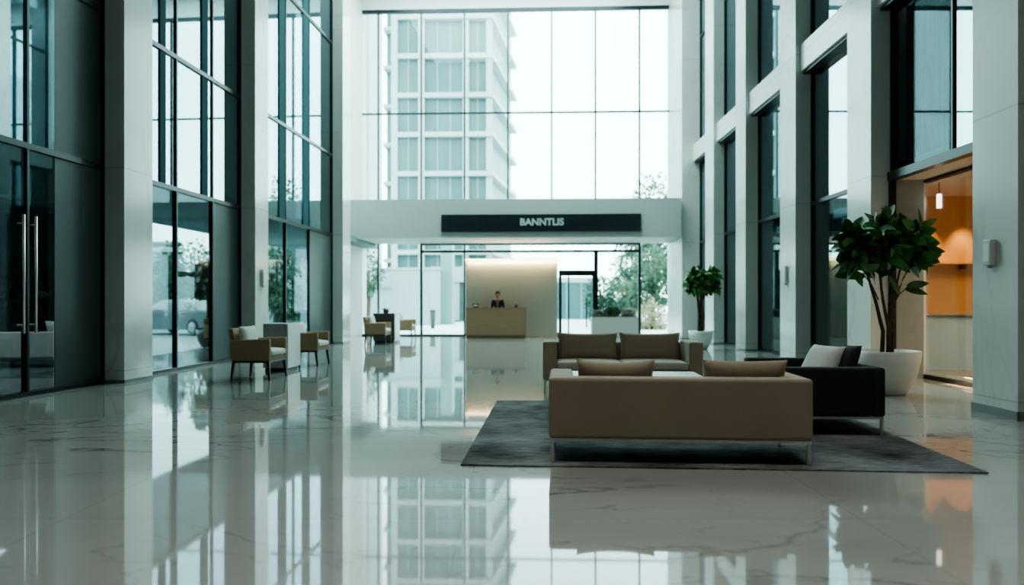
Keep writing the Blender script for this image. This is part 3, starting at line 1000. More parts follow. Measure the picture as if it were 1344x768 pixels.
# dark armchair on the right, facing left
W_, D_ = 1.45, 0.99
cx = (2.60 + 3.59) / 2
sofaC = sofa('sofa', 'charcoal armchair with steel legs side-on at the right edge of the rug', W_, D_, 0.66, 0.66, M['charcoal'], M['charcoal'],
             (3.155, 8.12, RUGZ), FUR_RZ + 0.03 - PI / 2, arm=0.16, back=0.13, zf=0.185, nseat=1)
sofaC['category'] = 'armchair'
bpy.context.view_layer.update()
cushion('off-white cushion leaning in the charcoal armchair', sofaC, -0.02, 0.15, 0.64, 0.52, 0.46, 0.17, M['white_fabric'], rx=-0.55, rzl=0.35)
cushion('charcoal cushion behind the off-white one in the armchair', sofaC, 0.12, 0.30, 0.65, 0.50, 0.44, 0.13, M['charcoal'], rx=-0.35, rzl=0.2)

# ------------------------------------------------------------------ tan armchairs on the left
def make_armchair(label, loc, rz, group):
    """faces +X in its own frame; depth axis Y is its width"""
    s = thing('armchair', label, 'armchair', loc, rz, group)
    L, Wd = 0.66, 0.88           # front to back along X, width along Y
    for sg_ in (-1, 1):
        y0, y1 = (-Wd / 2, -Wd / 2 + 0.09) if sg_ < 0 else (Wd / 2 - 0.09, Wd / 2)
        b = B()
        t = bmesh.new()
        prism8(t, [(-L / 2, y0, 0.33), (L / 2, y0, 0.33), (L / 2, y1, 0.33), (-L / 2, y1, 0.33), (-L / 2 - 0.02, y0, 0.68), (L / 2 - 0.0, y0, 0.70), (L / 2 - 0.0, y1, 0.70), (-L / 2 - 0.02, y1, 0.68)])
        bmesh.ops.bevel(t, geom=list(t.edges), offset=0.022, segments=3, profile=0.5, affect='EDGES')
        merge(b, t); obj('armrest', b, M['tan'], s)
    b = B(); t = bmesh.new()
    prism8(t, [(-L / 2, -Wd / 2 + 0.085, 0.33), (-L / 2 + 0.10, -Wd / 2 + 0.085, 0.33), (-L / 2 + 0.10, Wd / 2 - 0.085, 0.33), (-L / 2, Wd / 2 - 0.085, 0.33),
               (-L / 2 - 0.08, -Wd / 2 + 0.085, 0.87), (-L / 2 + 0.0, -Wd / 2 + 0.085, 0.87), (-L / 2 + 0.0, Wd / 2 - 0.085, 0.87), (-L / 2 - 0.08, Wd / 2 - 0.085, 0.87)])
    bmesh.ops.bevel(t, geom=list(t.edges), offset=0.022, segments=3, profile=0.5, affect='EDGES')
    merge(b, t); obj('backrest', b, M['tan'], s)
    b = B(); box(b, -L / 2 + 0.09, L / 2 - 0.01, -Wd / 2 + 0.085, Wd / 2 - 0.085, 0.335, 0.40, 0.01, 2); obj('seat_base', b, M['tan'], s)
    b = B(); bowed(b, -L / 2 + 0.11, L / 2 + 0.015, -Wd / 2 + 0.095, Wd / 2 - 0.095, 0.401, 0.50, 0.03, 0.035, 8); obj('seat_cushion', b, M['white_fabric'], s)
    b = B(); pillow(b, Wd - 0.20, 0.42, 0.15, 12, M=Matrix.Translation((-L / 2 + 0.14, 0, 0.70)) @ Matrix.Rotation(-0.17, 4, 'Y') @ Matrix.Rotation(PI / 2, 4, 'Z'))
    obj('back_cushion', b, M['white_fabric'], s)
    b = B(); box(b, -L / 2 + 0.02, L / 2 - 0.01, -Wd / 2 + 0.02, Wd / 2 - 0.02, 0.295, 0.33, 0.004, 1); obj('frame', b, M['darkwood'], s)
    for x in (-1, 1):
        for y in (-1, 1):
            b = B(); t = bmesh.new()
            ax, ay = x * (L / 2 - 0.04), y * (Wd / 2 - 0.045)
            bx_, by_ = x * (L / 2 - 0.005), y * (Wd / 2 - 0.025)
            r0, r1 = 0.026, 0.017
            prism8(t, [(bx_ - r1, by_ - r1, 0), (bx_ + r1, by_ - r1, 0), (bx_ + r1, by_ + r1, 0), (bx_ - r1, by_ + r1, 0),
                       (ax - r0, ay - r0, 0.30), (ax + r0, ay - r0, 0.30), (ax + r0, ay + r0, 0.30), (ax - r0, ay + r0, 0.30)])
            merge(b, t); obj('leg', b, M['darkwood'], s)
    return s

GA = 'tan armchairs along the left windows'
arm1 = make_armchair('tan armchair with white cushions in front of the pale stone plinth', (-4.37, 13.2, 0), HALL_RZ, GA)
def arm_at(label, loc, rz):
    c = copy_tree(arm1)
    c.location = loc; c.rotation_euler = (0, 0, rz); c['label'] = label
    return c
arm_at('tan armchair with white cushions just behind the pale stone plinth', (-4.28, 16.0, 0), HALL_RZ)
arm_at('tan armchair beside the dark cube table near the back windows', (-4.22, 24.0, 0), HALL_RZ)
arm_at('tan armchair half hidden behind the dark cube table, by the back glazing', (-3.95, 28.2, 0), HALL_RZ)

def stone_plinth(label, x0, x1, y0, y1, h, front, side):
    s = thing('plinth_table', label, 'side table', ((x0 + x1) / 2, (y0 + y1) / 2, 0), HALL_RZ)
    hx, hy = (x1 - x0) / 2, (y1 - y0) / 2
    b = B(); box(b, -hx, hx, -hy, hy - 0.0, 0.07, h, 0.004, 1); obj('body', b, front, s)
    b = B(); box(b, hx + 0.001, hx + 0.02, -hy, hy, 0.07, h, 0.002, 1); obj('side_panel', b, side, s)
    b = B(); box(b, -hx + 0.03, hx - 0.03, -hy + 0.03, hy - 0.03, 0, 0.07); obj('base', b, M['darkwood'], s)
    return s
stone_plinth('tall pale grey stone plinth with white end between the two tan armchairs', -4.70, -4.24, 14.42, 15.15, 0.91, M['grey_stone'], M['white_lac'])
stone_plinth('dark brown cube table with white end near the back windows', -4.50, -3.80, 24.75, 25.55, 0.97, M['dark_stone'], M['white_lac'])

# ------------------------------------------------------------------ plants
def leaf(bm, base, direc, up, L, W, fold=0.25, droop=0.35, n=5, mi=0):
    d = direc.normalized()
    s = d.cross(up)
    if s.length < 1e-4: s = d.cross(Vector((1, 0, 0)))
    s.normalize()
    nrm = s.cross(d).normalized()
    prev = None
    for i in range(n + 1):
        t = i / n
        wd = W / 2 * math.sin(PI * (0.06 + 0.94 * t) ** 0.8) ** 0.8 if t < 1 else 0.0
        c = base + d * (L * t) - Vector((0, 0, 1)) * (droop * L * t * t)
        row = [bm.verts.new(c - s * wd + nrm * wd * fold), bm.verts.new(c), bm.verts.new(c + s * wd + nrm * wd * fold)]
        if prev:
            for k in (0, 1):
                f = bm.faces.new([prev[k], prev[k + 1], row[k + 1], row[k]])
                f.smooth = True; f.material_index = mi
        prev = row

def potted_tree(name, label, loc, pot_r, pot_h, base_r, trunk_z, stems, crown, nleaf, Ls, rz=0, mats=None, potm=None, seed=1):
    """crown: list of (x,y,z,rx,ry,rz) leafy clusters relative to the pot"""
    rnd = random.Random(seed)
    s = thing(name, label, 'plant', loc, rz)
    b = B()
    lathe(b, [(0, 0.0), (base_r * 0.9, 0.0), (base_r, 0.02), (base_r + (pot_r - base_r) * 0.62, pot_h * 0.38), (base_r + (pot_r - base_r) * 0.9, pot_h * 0.72), (pot_r, pot_h), (pot_r - 0.035, pot_h),
              (pot_r - 0.06, pot_h - 0.09), (0, pot_h - 0.09)], 56)
    obj('pot', b, potm or M['pot'], s)
    b = B(); lathe(b, [(0, pot_h - 0.03), (pot_r - 0.07, pot_h - 0.05), (pot_r - 0.075, pot_h - 0.085)], 40); obj('soil', b, M['soil'], s)
    b = B()
    for pts, r0, r1 in stems:
        n = len(pts)
        fine = []
        for i in range(n - 1):
            for q in range(3):
                t = q / 3
                fine.append(Vector(pts[i]).lerp(Vector(pts[i + 1]), t) + Vector((rnd.uniform(-1, 1), rnd.uniform(-1, 1), 0)) * r0 * 0.18 * (1 if i + q else 0))
        fine.append(Vector(pts[-1]))
        m = len(fine)
        tube(b, fine, [r0 + (r1 - r0) * i / (m - 1) for i in range(m)], 9)
    obj('trunk', b, M['bark'], s)
    b = B()
    for (x, y, z, rx, ry, rzz), share in crown:
        for _ in range(int(nleaf * share)):
            th = rnd.uniform(0, 2 * PI); ph = math.acos(rnd.uniform(-0.75, 1))
            u = Vector((math.sin(ph) * math.cos(th), math.sin(ph) * math.sin(th), math.cos(ph)))
            rr = rnd.uniform(0.25, 0.88)
            p = Vector((x + u.x * rx * rr, y + u.y * ry * rr, z + u.z * rzz * rr))
            rv = Vector((rnd.uniform(-1, 1), rnd.uniform(-1, 1), rnd.uniform(-1, 1)))
            tg = rv - u * rv.dot(u)
            d = (tg.normalized() * 0.8 + u * rnd.uniform(0.3, 0.9) + Vector((0, 0, rnd.uniform(-0.2, 0.35)))).normalized()
            L = rnd.uniform(*Ls)
            leaf(b, p, d, u + Vector((rnd.uniform(-.3, .3), rnd.uniform(-.3, .3), rnd.uniform(0.2, 0.8))), L, L * rnd.uniform(0.48, 0.64), rnd.uniform(0.05, 0.3), rnd.uniform(-0.05, 0.32), mi=rnd.choice((0, 0, 1)))
    obj('foliage', b, mats or [M['leaf'], M['leaf2']], s)
    return s, b

# big plant by the shopfront; px centre 1166, pot rim width 83 px at about 10.9 m
bp_loc = ((1166 - 672) * 0.0109, 10.95, 0)
stems = [([(0.03, 0, 0.45), (0.04, 0.02, 1.0), (0.05, 0, 1.5), (0.13, 0.02, 2.1)], 0.034, 0.018),
         ([(-0.05, 0.03, 0.45), (-0.05, 0.02, 0.90), (-0.13, 0.05, 1.30), (-0.24, 0.03, 1.62), (-0.34, 0.03, 1.95)], 0.032, 0.014),
         ([(-0.01, -0.05, 0.45), (0.0, -0.06, 0.95), (-0.09, -0.06, 1.35), (-0.14, -0.08, 1.75), (-0.10, -0.08, 2.2)], 0.026, 0.014),
         ([(0.05, -0.05, 0.45), (0.07, -0.06, 1.1), (0.12, -0.06, 1.6), (0.24, -0.08, 2.1)], 0.022, 0.012),
         ([(0.09, -0.03, 1.30), (0.24, 0.0, 1.66), (0.38, 0.02, 1.86), (0.44, 0.02, 2.05)], 0.012, 0.007),
         ([(0.06, 0.0, 1.2), (0.16, -0.03, 1.42), (0.26, -0.06, 1.52)], 0.010, 0.006),
         ([(-0.12, 0.0, 1.35), (-0.26, -0.05, 1.6), (-0.40, -0.1, 1.72)], 0.011, 0.006)]
crown = [((-0.42, 0.0, 2.12, 0.24, 0.26, 0.30), 0.24), ((-0.40, -0.02, 1.86, 0.22, 0.22, 0.20), 0.10), ((-0.08, -0.05, 2.28, 0.30, 0.32, 0.30), 0.24), ((0.30, 0.0, 2.25, 0.26, 0.28, 0.28), 0.20),
         ((-0.06, 0.06, 1.98, 0.34, 0.26, 0.22), 0.15), ((0.44, 0.02, 2.02, 0.16, 0.18, 0.18), 0.07)]
big, _ = potted_tree('potted_plant', 'large leafy dark green plant in a wide white pot beside the lit shopfront', bp_loc, 0.455, 0.62, 0.26, 0.6, stems, crown, 430, (0.19, 0.33), seed=4)
b = B()
rr = random.Random(2)
for (p, dct, L) in (((0.24, -0.06, 1.50), (0.9, -0.2, -0.15), 0.30), ((0.16, -0.05, 1.44), (-0.6, -0.3, 0.7), 0.28), ((0.26, -0.06, 1.53), (0.8, -0.3, 0.25), 0.30), ((0.05, -0.06, 1.5), (-0.3, -0.4, 0.7), 0.26),
                    ((-0.36, -0.1, 1.70), (-0.9, -0.2, -0.12), 0.27), ((0.38, 0.0, 1.86), (0.9, -0.2, 0.0), 0.28), ((0.42, 0.0, 1.97), (0.8, -0.1, 0.5), 0.26), ((-0.14, -0.08, 1.7), (0.4, -0.5, 0.2), 0.25)):
    leaf(b, Vector(p), Vector(dct), Vector((0, -1, 0.7)), L, L * 0.46, 0.15, 0.1)
obj('lower_leaves', b, M['leaf'], big)

sp_loc = (5.33, 21.5, 0)
stems = [([(0.03, 0, 0.4), (0.05, 0, 0.9), (0.02, 0.02, 1.4), (0.06, 0, 1.9)], 0.055, 0.035), ([(-0.05, 0.02, 0.4), (-0.03, 0.03, 0.9), (-0.08, 0, 1.4), (-0.16, 0, 1.9)], 0.05, 0.03),
         ([(0.03, 0.0, 1.35), (0.25, 0, 1.75), (0.36, 0.0, 1.95)], 0.02, 0.012)]
crown = [((-0.06, 0, 1.87, 0.38, 0.36, 0.42), 0.72), ((0.36, 0, 2.10, 0.15, 0.2, 0.12), 0.14), ((0.34, 0, 1.75, 0.18, 0.2, 0.14), 0.14)]
potted_tree('potted_plant', 'smaller bushy green potted tree standing far back between the right columns', sp_loc, 0.345, 0.52, 0.19, 0.5, stems, crown, 620, (0.16, 0.26), potm=M['white_lac'], seed=9)

# potted tree and armchair put behind the left glazing in place of reflections
stems = [([(0, 0, 0.4), (0.03, 0, 1.0), (0.0, 0, 1.7)], 0.07, 0.05)]
potted_tree('potted_plant', 'dark potted tree behind the left glazing in place of a reflection', (-9.15, 22.9, 0), 0.33, 0.5, 0.2, 0.4, stems, [((0, 0, 1.95, 0.50, 0.45, 0.62), 1.0)], 300, (0.2, 0.34), mats=[M['leaf_dark'], M['leaf_dark']], potm=M['dark_stone'], seed=12)
arm_at('tan armchair behind the left glazing in place of a reflection, under the dark tree', (-8.22, 21.6, 0), HALL_RZ)

# dark lounge behind the nearest glass doors
s = sofa('sofa', 'pale grey sofa inside the dark lounge behind the left glass doors', 2.0, 0.9, 0.72, 0.62, M['white_fabric'], M['white_fabric'], (-9.9, 15.75, 0.0), 0.15 + PI, arm=0.2)
bpy.context.view_layer.update()
cushion('pale cushion on the sofa inside the dark lounge', s, -0.55, 0.05, 0.72, 0.55, 0.45, 0.16, M['white_fabric'], rx=-0.3)
for i, (x, y, lab) in enumerate(((-13.0, 17.6, 'dark bushy plant at the far left inside the lounge behind the glass doors'), (-11.25, 17.6, 'dark bushy plant behind the pale lounge sofa, nearer the grey panel'))):
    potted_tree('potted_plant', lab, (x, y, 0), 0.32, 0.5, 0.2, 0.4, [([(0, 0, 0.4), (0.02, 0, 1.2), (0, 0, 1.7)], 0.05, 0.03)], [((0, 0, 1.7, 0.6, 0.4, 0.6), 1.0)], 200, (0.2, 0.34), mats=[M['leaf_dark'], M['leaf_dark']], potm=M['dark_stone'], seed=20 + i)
for i, (x, y) in enumerate(((-11.2, 13.6), (-9.4, 12.6))):
    t = thing('downlight', ('round white ceiling light in the dark lounge, %s' % ('farther from the doors' if i == 0 else 'closer to the doors')), 'ceiling light', (x, y, 3.49 if x < -10.6 else 3.50), 0)
    b = B(); lathe(b, [(0.06, 0.0), (0.09, 0.0), (0.09, -0.012), (0.06, -0.02), (0.06, 0)], 24); obj('trim_ring', b, M['white_lac'], t)
    b = B(); lathe(b, [(0, -0.006), (0.06, -0.006)], 20); obj('lens', b, M['spot_cool'], t)

# white planter with shrubs beside the entrance
px0, px1 = (776 - 672) * 0.0292, (837 - 672) * 0.0292
pc = ((px0 + px1) / 2, 29.25)
pl = thing('planter_box', 'long white planter box with low shrubs inside by the entrance door', 'planter', (pc[0], pc[1] - 0.0 , 0), HALL_RZ)
hw = (px1 - px0) / 2
b = B(); box(b, -hw, hw, -0.25, -0.22, 0, 0.77, 0.004, 1); box(b, -hw, hw, 0.22, 0.25, 0, 0.77, 0.004, 1); box(b, -hw, -hw + 0.03, -0.22, 0.22, 0, 0.77); box(b, hw - 0.03, hw, -0.22, 0.22, 0, 0.77)
obj('box', b, M['white_lac'], pl)
b = B(); box(b, -hw + 0.03, hw - 0.03, -0.22, 0.22, 0.0, 0.72); obj('soil', b, M['soil'], pl)
rnd = random.Random(3)
for k, (x, mt, lab, nm, hh) in enumerate(((-0.55, [M['pale_flower'], M['leaf2']], 'white flowering shrub at the left end of the white planter box', 'flowering_shrub', 0.30), (-0.05, [M['tree_a'], M['blossom']], 'green shrub in the middle of the white planter box', 'green_shrub', 0.42), (0.52, [M['pale_flower'], M['pale_flower']], 'pale white shrub at the right end of the white planter box', 'flowering_shrub', 0.36))):
    t = thing(nm, lab, 'shrub', (pc[0] + x, pc[1] - 0.042 * x, 0.72), 0)
    b = B()
    for _ in range(520):
        th = rnd.uniform(0, 2 * PI); zz = rnd.uniform(0.02, 1)
        r = 0.28 * math.sqrt(max(0.05, 1 - (zz - 0.4) ** 2)) * rnd.uniform(0.2, 1)
        leaf(b, Vector((math.cos(th) * r, math.sin(th) * r * 0.6, zz * hh)), Vector((math.cos(th), math.sin(th), rnd.uniform(0, 1))), Vector((0, 0, 1)), rnd.uniform(0.09, 0.16), 0.08, n=2, mi=rnd.choice((0, 0, 1)))
    obj('foliage', b, mt, t)
    b = B()
    for q in range(5):
        a = q * 1.26
        tube(b, [(0.02 * math.cos(a), 0.02 * math.sin(a), 0), (0.12 * math.cos(a), 0.1 * math.sin(a), hh * 0.8)], [0.01, 0.004], 6)
    obj('stems', b, M['bark'], t)

# small plant on the dark cube table
t = thing('small_plant', 'small plant in a bowl on the dark cube table near the back windows', 'plant', (-4.15, 25.1, 0.97), 0)
b = B(); lathe(b, [(0, 0), (0.07, 0), (0.11, 0.09), (0.095, 0.09), (0.06, 0.03), (0, 0.03)], 24); obj('bowl', b, M['dark_stone'], t)
b = B()
for q in range(40):
    th = rnd.uniform(0, 2 * PI)
    leaf(b, Vector((0, 0, 0.06)) + Vector((math.cos(th), math.sin(th), 0)) * 0.03, Vector((math.cos(th), math.sin(th), rnd.uniform(0.4, 2))), Vector((0, 0, 1)), rnd.uniform(0.12, 0.24), 0.05, n=3)
obj('foliage', b, M['leaf'], t)

# ------------------------------------------------------------------ wall fittings
def fitting(label, W, yc, o, z0, z1, wy):
    t = thing('wall_sensor', label, 'wall fitting', (*W(yc, o), z0), 0)
    ang = math.atan2(W(1, 0)[0] - W(0, 0)[0], 1)
    t.rotation_euler = (0, 0, -ang)
    sgn = -1 if W is WR else 1
    b = B(); x0, x1 = sorted((0.0, sgn * 0.07)); box(b, x0, x1, -wy / 2, wy / 2, 0, z1 - z0, 0.012, 2)
    obj('housing', b, M['grille'], t)
    b = B(); x0, x1 = sorted((sgn * 0.07, sgn * 0.075)); box(b, x0, x1, -wy / 2 + 0.025, wy / 2 - 0.025, 0.04, (z1 - z0) - 0.04); obj('cover', b, M['white_lac'], t)
    b = B(); x0, x1 = sorted((sgn * 0.02, sgn * 0.05)); box(b, x0, x1, -0.02, 0.02, -0.03, 0.0); obj('stub', b, M['base'], t)
fitting('white box sensor on the wide right-hand column nearest the camera', WR, 8.86, -0.55, 1.74, 2.04, 0.16)
fitting('slim grey sensor on the stone column behind the charcoal armchair', WR, 17.4, 0.0, 1.75, 2.15, 0.14)
fitting('slim grey sensor on the left column behind the nearest tan armchair', WL, 17.95, 0.0, 1.70, 2.1, 0.14)

# ------------------------------------------------------------------ shop interior
t = thing('shop_counter', 'blue grey service counter behind the shopfront glass', 'counter', (*WR(13.9, 2.3), 0), 0)
b = B(); box(b, -1.25, 1.25, -0.30, 0.30, 0.10, 1.06, 0.006, 1); obj('body', b, M['counter'], t)
b = B(); box(b, -1.28, 1.28, -0.33, 0.33, 1.061, 1.10, 0.004, 1); obj('countertop', b, M['counter_top'], t)
b = B(); box(b, -1.22, 1.22, -0.24, 0.28, 0, 0.10); obj('plinth', b, M['white_lac'], t)
t = thing('wall_shelf', 'long wooden shelf on the orange timber wall in the shop', 'shelf', (*WR(14.62, 2.4), 2.04), 0)
b = B(); box(b, -1.35, 1.35, -0.14, 0.13, 0, 0.05, 0.004, 1); obj('board', b, M['orange_wood'], t)
for x in (-0.9, 0.0, 0.9):
    b = B(); box(b, x - 0.015, x + 0.015, -0.10, 0.13, -0.09, 0.0)
    obj('bracket', b, M['oak_dark'], t)
t = thing('pendant_light', 'small white cylinder lamp hanging under the shop ceiling', 'pendant light', (*WR(13.0, 1.07), 2.92), 0)
b = B(); lathe(b, [(0, 0), (0.04, 0), (0.04, 0.24), (0, 0.24)], 20); obj('lamp_shade', b, M['shoplamp'], t)
b = B(); tube(b, [(0, 0, 0.24), (0, 0, 0.44)], 0.006, 6); obj('cord', b, M['black'], t)
# curtain behind the upper glazing of the shop bay
b = B()
prev = None
for i in range(121):
    y = 11.4 + (13.15 - 11.4) * i / 120
    o = 0.62 + 0.05 * math.sin(i * 0.75) + 0.02 * math.sin(i * 0.31)
    x, yy = WR(y, o)
    row = [b.verts.new((x, yy, 3.74)), b.verts.new((x, yy, 6.4))]
    if prev:
        f = b.faces.new([prev[0], row[0], row[1], prev[1]]); f.smooth = True
    prev = row
cu_ = obj('curtain', b, M['curtain'])
setp(cu_, 'grey teal pleated curtain behind the upper glass over the shopfront', 'curtain')

# ------------------------------------------------------------------ outside, behind the back window
def poly_prism(bm, pts, z0, z1):
    n = len(pts)
    lo = [bm.verts.new((x, y, z0)) for x, y in pts]
    hi = [bm.verts.new((x, y, z1)) for x, y in pts]
    bm.faces.new(lo[::-1]); bm.faces.new(hi)
    for i in range(n):
        bm.faces.new([lo[i], lo[(i + 1) % n], hi[(i + 1) % n], hi[i]])
tw = thing('tower_block', 'pale high-rise with white floor slabs and teal glass seen through the back window', 'building', (-6, 70, 0))
def T(p): return (p[0] + 6, p[1] - 70)
FL, FR, BR, BL = (-10.2, 65.3), (-1.85, 65.0), (0.2, 79.0), (-10.0, 80.0)
b = B(); poly_prism(b, [T((FL[0] + .3, FL[1] + .5)), T((FR[0] - .3, FR[1] + .5)), T((BR[0] - .3, BR[1])), T(BL)], 0, 42)
obj('wall', b, M['tower_grey'], tw)
for k in range(12):
    z = 5.65 + 3.35 * k
    b = B(); poly_prism(b, [T((FL[0] - .1, FL[1] - .3)), T((FR[0] + .25, FR[1] - .3)), T((BR[0] + .3, BR[1])), T((BL[0] - .1, BL[1]))], z - 0.2, z + 0.2)
    obj('floor_slab', b, M['tower_white'], tw)
colx = [-10.05, -7.75, -3.95, -1.95]
for x in colx:
    b = B(); wd = 0.26; poly_prism(b, [T((x - wd, 65.0)), T((x + wd, 65.0)), T((x + wd, 65.7)), T((x - wd, 65.7))], 0, 42)
    obj('pier', b, M['tower_white'], tw)
for k in range(10):
    z0 = 2.5 + 3.35 * k
    for i in range(3):
        xa, xb = colx[i] + 0.26, colx[i + 1] - 0.26
        b = B(); poly_prism(b, [T((xa, 65.45)), T((xb, 65.45)), T((xb, 65.75)), T((xa, 65.75))], z0, z0 + 2.95)
        n_ = 2 if i != 1 else 3
        o_ = obj('window_band', b, M['tower_glass'], tw)
        b = B()
        for q in range(1, n_):
            xm = xa + (xb - xa) * q / n_
            poly_prism(b, [T((xm - .06, 65.38)), T((xm + .06, 65.38)), T((xm + .06, 65.46)), T((xm - .06, 65.46))], z0, z0 + 2.95)
        obj('mullions', b, M['tower_grey'], o_)
# balcony stack on its left flank
for k in range(11):
    z = 5.0 + 3.35 * k
    b = B(); poly_prism(b, [T((-11.15, 66)), T((-10.3, 66)), T((-10.3, 72)), T((-11.15, 72))], z - 0.15, z + 0.15)
    obj('balcony', b, M['tower_white'], tw)
b = B(); poly_prism(b, [T((-11.0, 67)), T((-10.3, 67)), T((-10.3, 73)), T((-11.0, 73))], 0, 40)
obj('flank_glass', b, M['tower_glass'], tw)

t = thing('slim_building', 'narrow pale building at the far left edge of the back window', 'building', (-17, 92, 0))
b = B(); box(b, -2.2, 0.3, -3, 6, 0, 45); obj('wall', b, M['tower_white'], t)
b = B(); box(b, -1.0, -0.1, -3.15, -3.0, 2, 44); obj('window_band', b, M['tower_grey'], t)

t = thing('podium_building', 'low white building across the forecourt behind the left back glazing', 'building', (-6.6, 46, 0))
b = B(); box(b, -4.2, 2.2, 0, 6, 0, 3.3, 0.02, 1); obj('wall', b, M['podium'], t)
b = B(); box(b, -1.9, -0.7, -0.04, 0.0, 2.12, 2.30); obj('wall_plaque', b, M['base'], t)
b = B(); box(b, -4.25, 2.25, -0.06, 6, 3.3, 3.45); obj('coping', b, M['tower_white'], t)
b = B(); box(b, 2.2, 2.9, 1.0, 3.0, 0, 5.6); obj('pier', b, M['tower_grey'], t)
t = thing('entrance_block', 'pale blue grey entrance portal with a dark doorway left of the reception wall', 'building', (-3.2, 54, 0))
b = B(); box(b, -2.6, 2.6, 0.3, 4, 0, 3.9); box(b, -1.7, -1.35, 0, 0.3, 0, 3.5); box(b, -1.35, 2.0, 0, 0.3, 2.8, 3.5)
obj('wall', b, M['podium'], t)
b = B(); box(b, -1.35, 0.9, 0.2, 0.3, 0.1, 2.8); obj('doorway', b, M['podium_dark'], t)
b = B(); box(b, -0.9, -0.55, 0.15, 0.2, 0.1, 2.8); box(b, 0.1, 0.18, 0.15, 0.2, 0.1, 2.8); obj('door_frame', b, M['podium'], t)

t = thing('glazed_building', 'grey teal glazed block seen through the entrance door', 'building', (5.6, 62, -0.02))
b = B(); box(b, -2.4, 1.4, 0, 5, 0, 3.0); obj('wall', b, M['tower_glass'], t)
b = B(); box(b, -2.5, 1.5, -0.1, 5, 3.0, 3.4); obj('roof_edge', b, M['tower_white'], t)
for q in range(4):
    b = B(); box(b, -2.4 + q * 1.2, -2.3 + q * 1.2, -0.05, 0, 0, 3.0); obj('mullion', b, M['tower_grey'], t)
t = thing('litter_bin', 'slim dark litter bin on the paving outside the left back glazing', 'bin', ((568 - 672) * 0.0394, 39.4, -0.02))
b = B(); lathe(b, [(0, 0), (0.10, 0), (0.16, 0.9), (0, 0.9)], 20); obj('body', b, M['bin'], t)
b = B(); lathe(b, [(0.165, 0.9), (0.18, 0.93), (0.165, 0.97), (0.12, 0.98), (0, 0.98)], 20); obj('lid', b, M['bin'], t)

# trees
def tree(name, label, loc, h, crown, n, ls, mats, trunk=0.14, seed=0, group=None, cat='tree'):
    rnd = random.Random(seed)
    t = thing(name, label, cat, loc, 0, group)
    b = B(); tube(b, [(0, 0, 0), (0.1, 0, h * 0.35), (0.0, 0.1, h * 0.7)], [trunk, trunk * .8, trunk * .4], 8)
    for q in range(4):
        a = q * 1.7
        tube(b, [(0.08, 0, h * 0.35), (math.cos(a) * h * 0.16, math.sin(a) * h * 0.16, h * 0.72)], [trunk * .5, trunk * .15], 6)
    obj('trunk', b, M['bark'], t)
    b = B()
    for (x, y, z, r, rz_) in crown:
        for _ in range(n):
            th = rnd.uniform(0, 2 * PI); ph = math.acos(rnd.uniform(-1, 1))
            u = Vector((math.sin(ph) * math.cos(th), math.sin(ph) * math.sin(th), math.cos(ph)))
            k = rnd.uniform(0.45, 1) ** 0.6 * (1 + 0.2 * math.sin(5 * th + 3 * ph))
            p = Vector((x + u.x * r * k, y + u.y * r * k, z + u.z * rz_ * k))
            L = rnd.uniform(*ls)
            leaf(b, p, u + Vector((rnd.uniform(-.7, .7), rnd.uniform(-.7, .7), rnd.uniform(-.7, .7))), Vector((rnd.uniform(-1, 1), rnd.uniform(-1, 1), 1)), L, L * 0.6, n=2, mi=rnd.choice((0, 0, 1)))
    obj('crown', b, mats, t)
    return t
ta, tb_ = [M['tree_a'], M['tree_b']], [M['tree_b'], M['tree_b']]
def at(px, d, z=-0.02): return ((px - 672) * d / 1000, d, z)
tree('tree', 'tall pale leafy tree outside to the right of the entrance, rising above the header', at(858, 56), 10, [(0, 0, 8.2, 1.9, 2.4), (-1.2, 0, 6.6, 1.8, 1.8), (1.2, 0, 6.2, 2.0, 2.2), (0.3, 0, 4.4, 1.6, 1.3)], 800, (0.25, 0.45), ta, seed=1)
tree('tree', 'green tree filling the glass right of the last back mullion', at(856, 44), 5, [(0, 0, 3.4, 1.1, 1.4), (0.7, 0, 2.3, 1.0, 1.2), (-0.5, 0, 1.7, 0.8, 0.8)], 700, (0.18, 0.32), ta, seed=2)
tree('tree', 'dark dense bushy tree outside just right of the entrance door', at(788, 43), 3, [(0, 0, 1.7, 0.75, 1.2), (0.2, 0, 1.0, 0.8, 0.9)], 700, (0.16, 0.28), tb_, seed=3)
tree('tree', 'round light green tree outside above the white planter', at(817, 47), 3.4, [(0, 0, 1.8, 1.0, 1.0), (0.5, 0, 1.3, 0.8, 0.8)], 700, (0.16, 0.28), ta, seed=4)
tree('tree', 'loose pale tree far behind the others, its branches against the sky', at(822, 66), 8, [(0.4, 0, 4.6, 1.5, 1.0), (1.4, 0, 3.6, 1.4, 1.2), (-0.4, 0, 3.0, 1.0, 0.6)], 420, (0.25, 0.42), ta, seed=5)
tree('flowering_shrub', 'cream yellow flowering shrub outside behind the right pane', at(855, 38), 1.3, [(0, 0, 0.75, 0.55, 0.75), (0.4, 0, 0.45, 0.5, 0.45), (-0.35, 0, 0.5, 0.4, 0.5)], 420, (0.10, 0.18), [M['blossom'], M['blossom']], trunk=0.05, seed=6, cat='shrub')
tree('tree', 'pale tree outside beyond the left end of the back glazing', at(482, 44), 4.4, [(0, 0, 3.0, 0.8, 1.2)], 500, (0.2, 0.35), ta, seed=7)
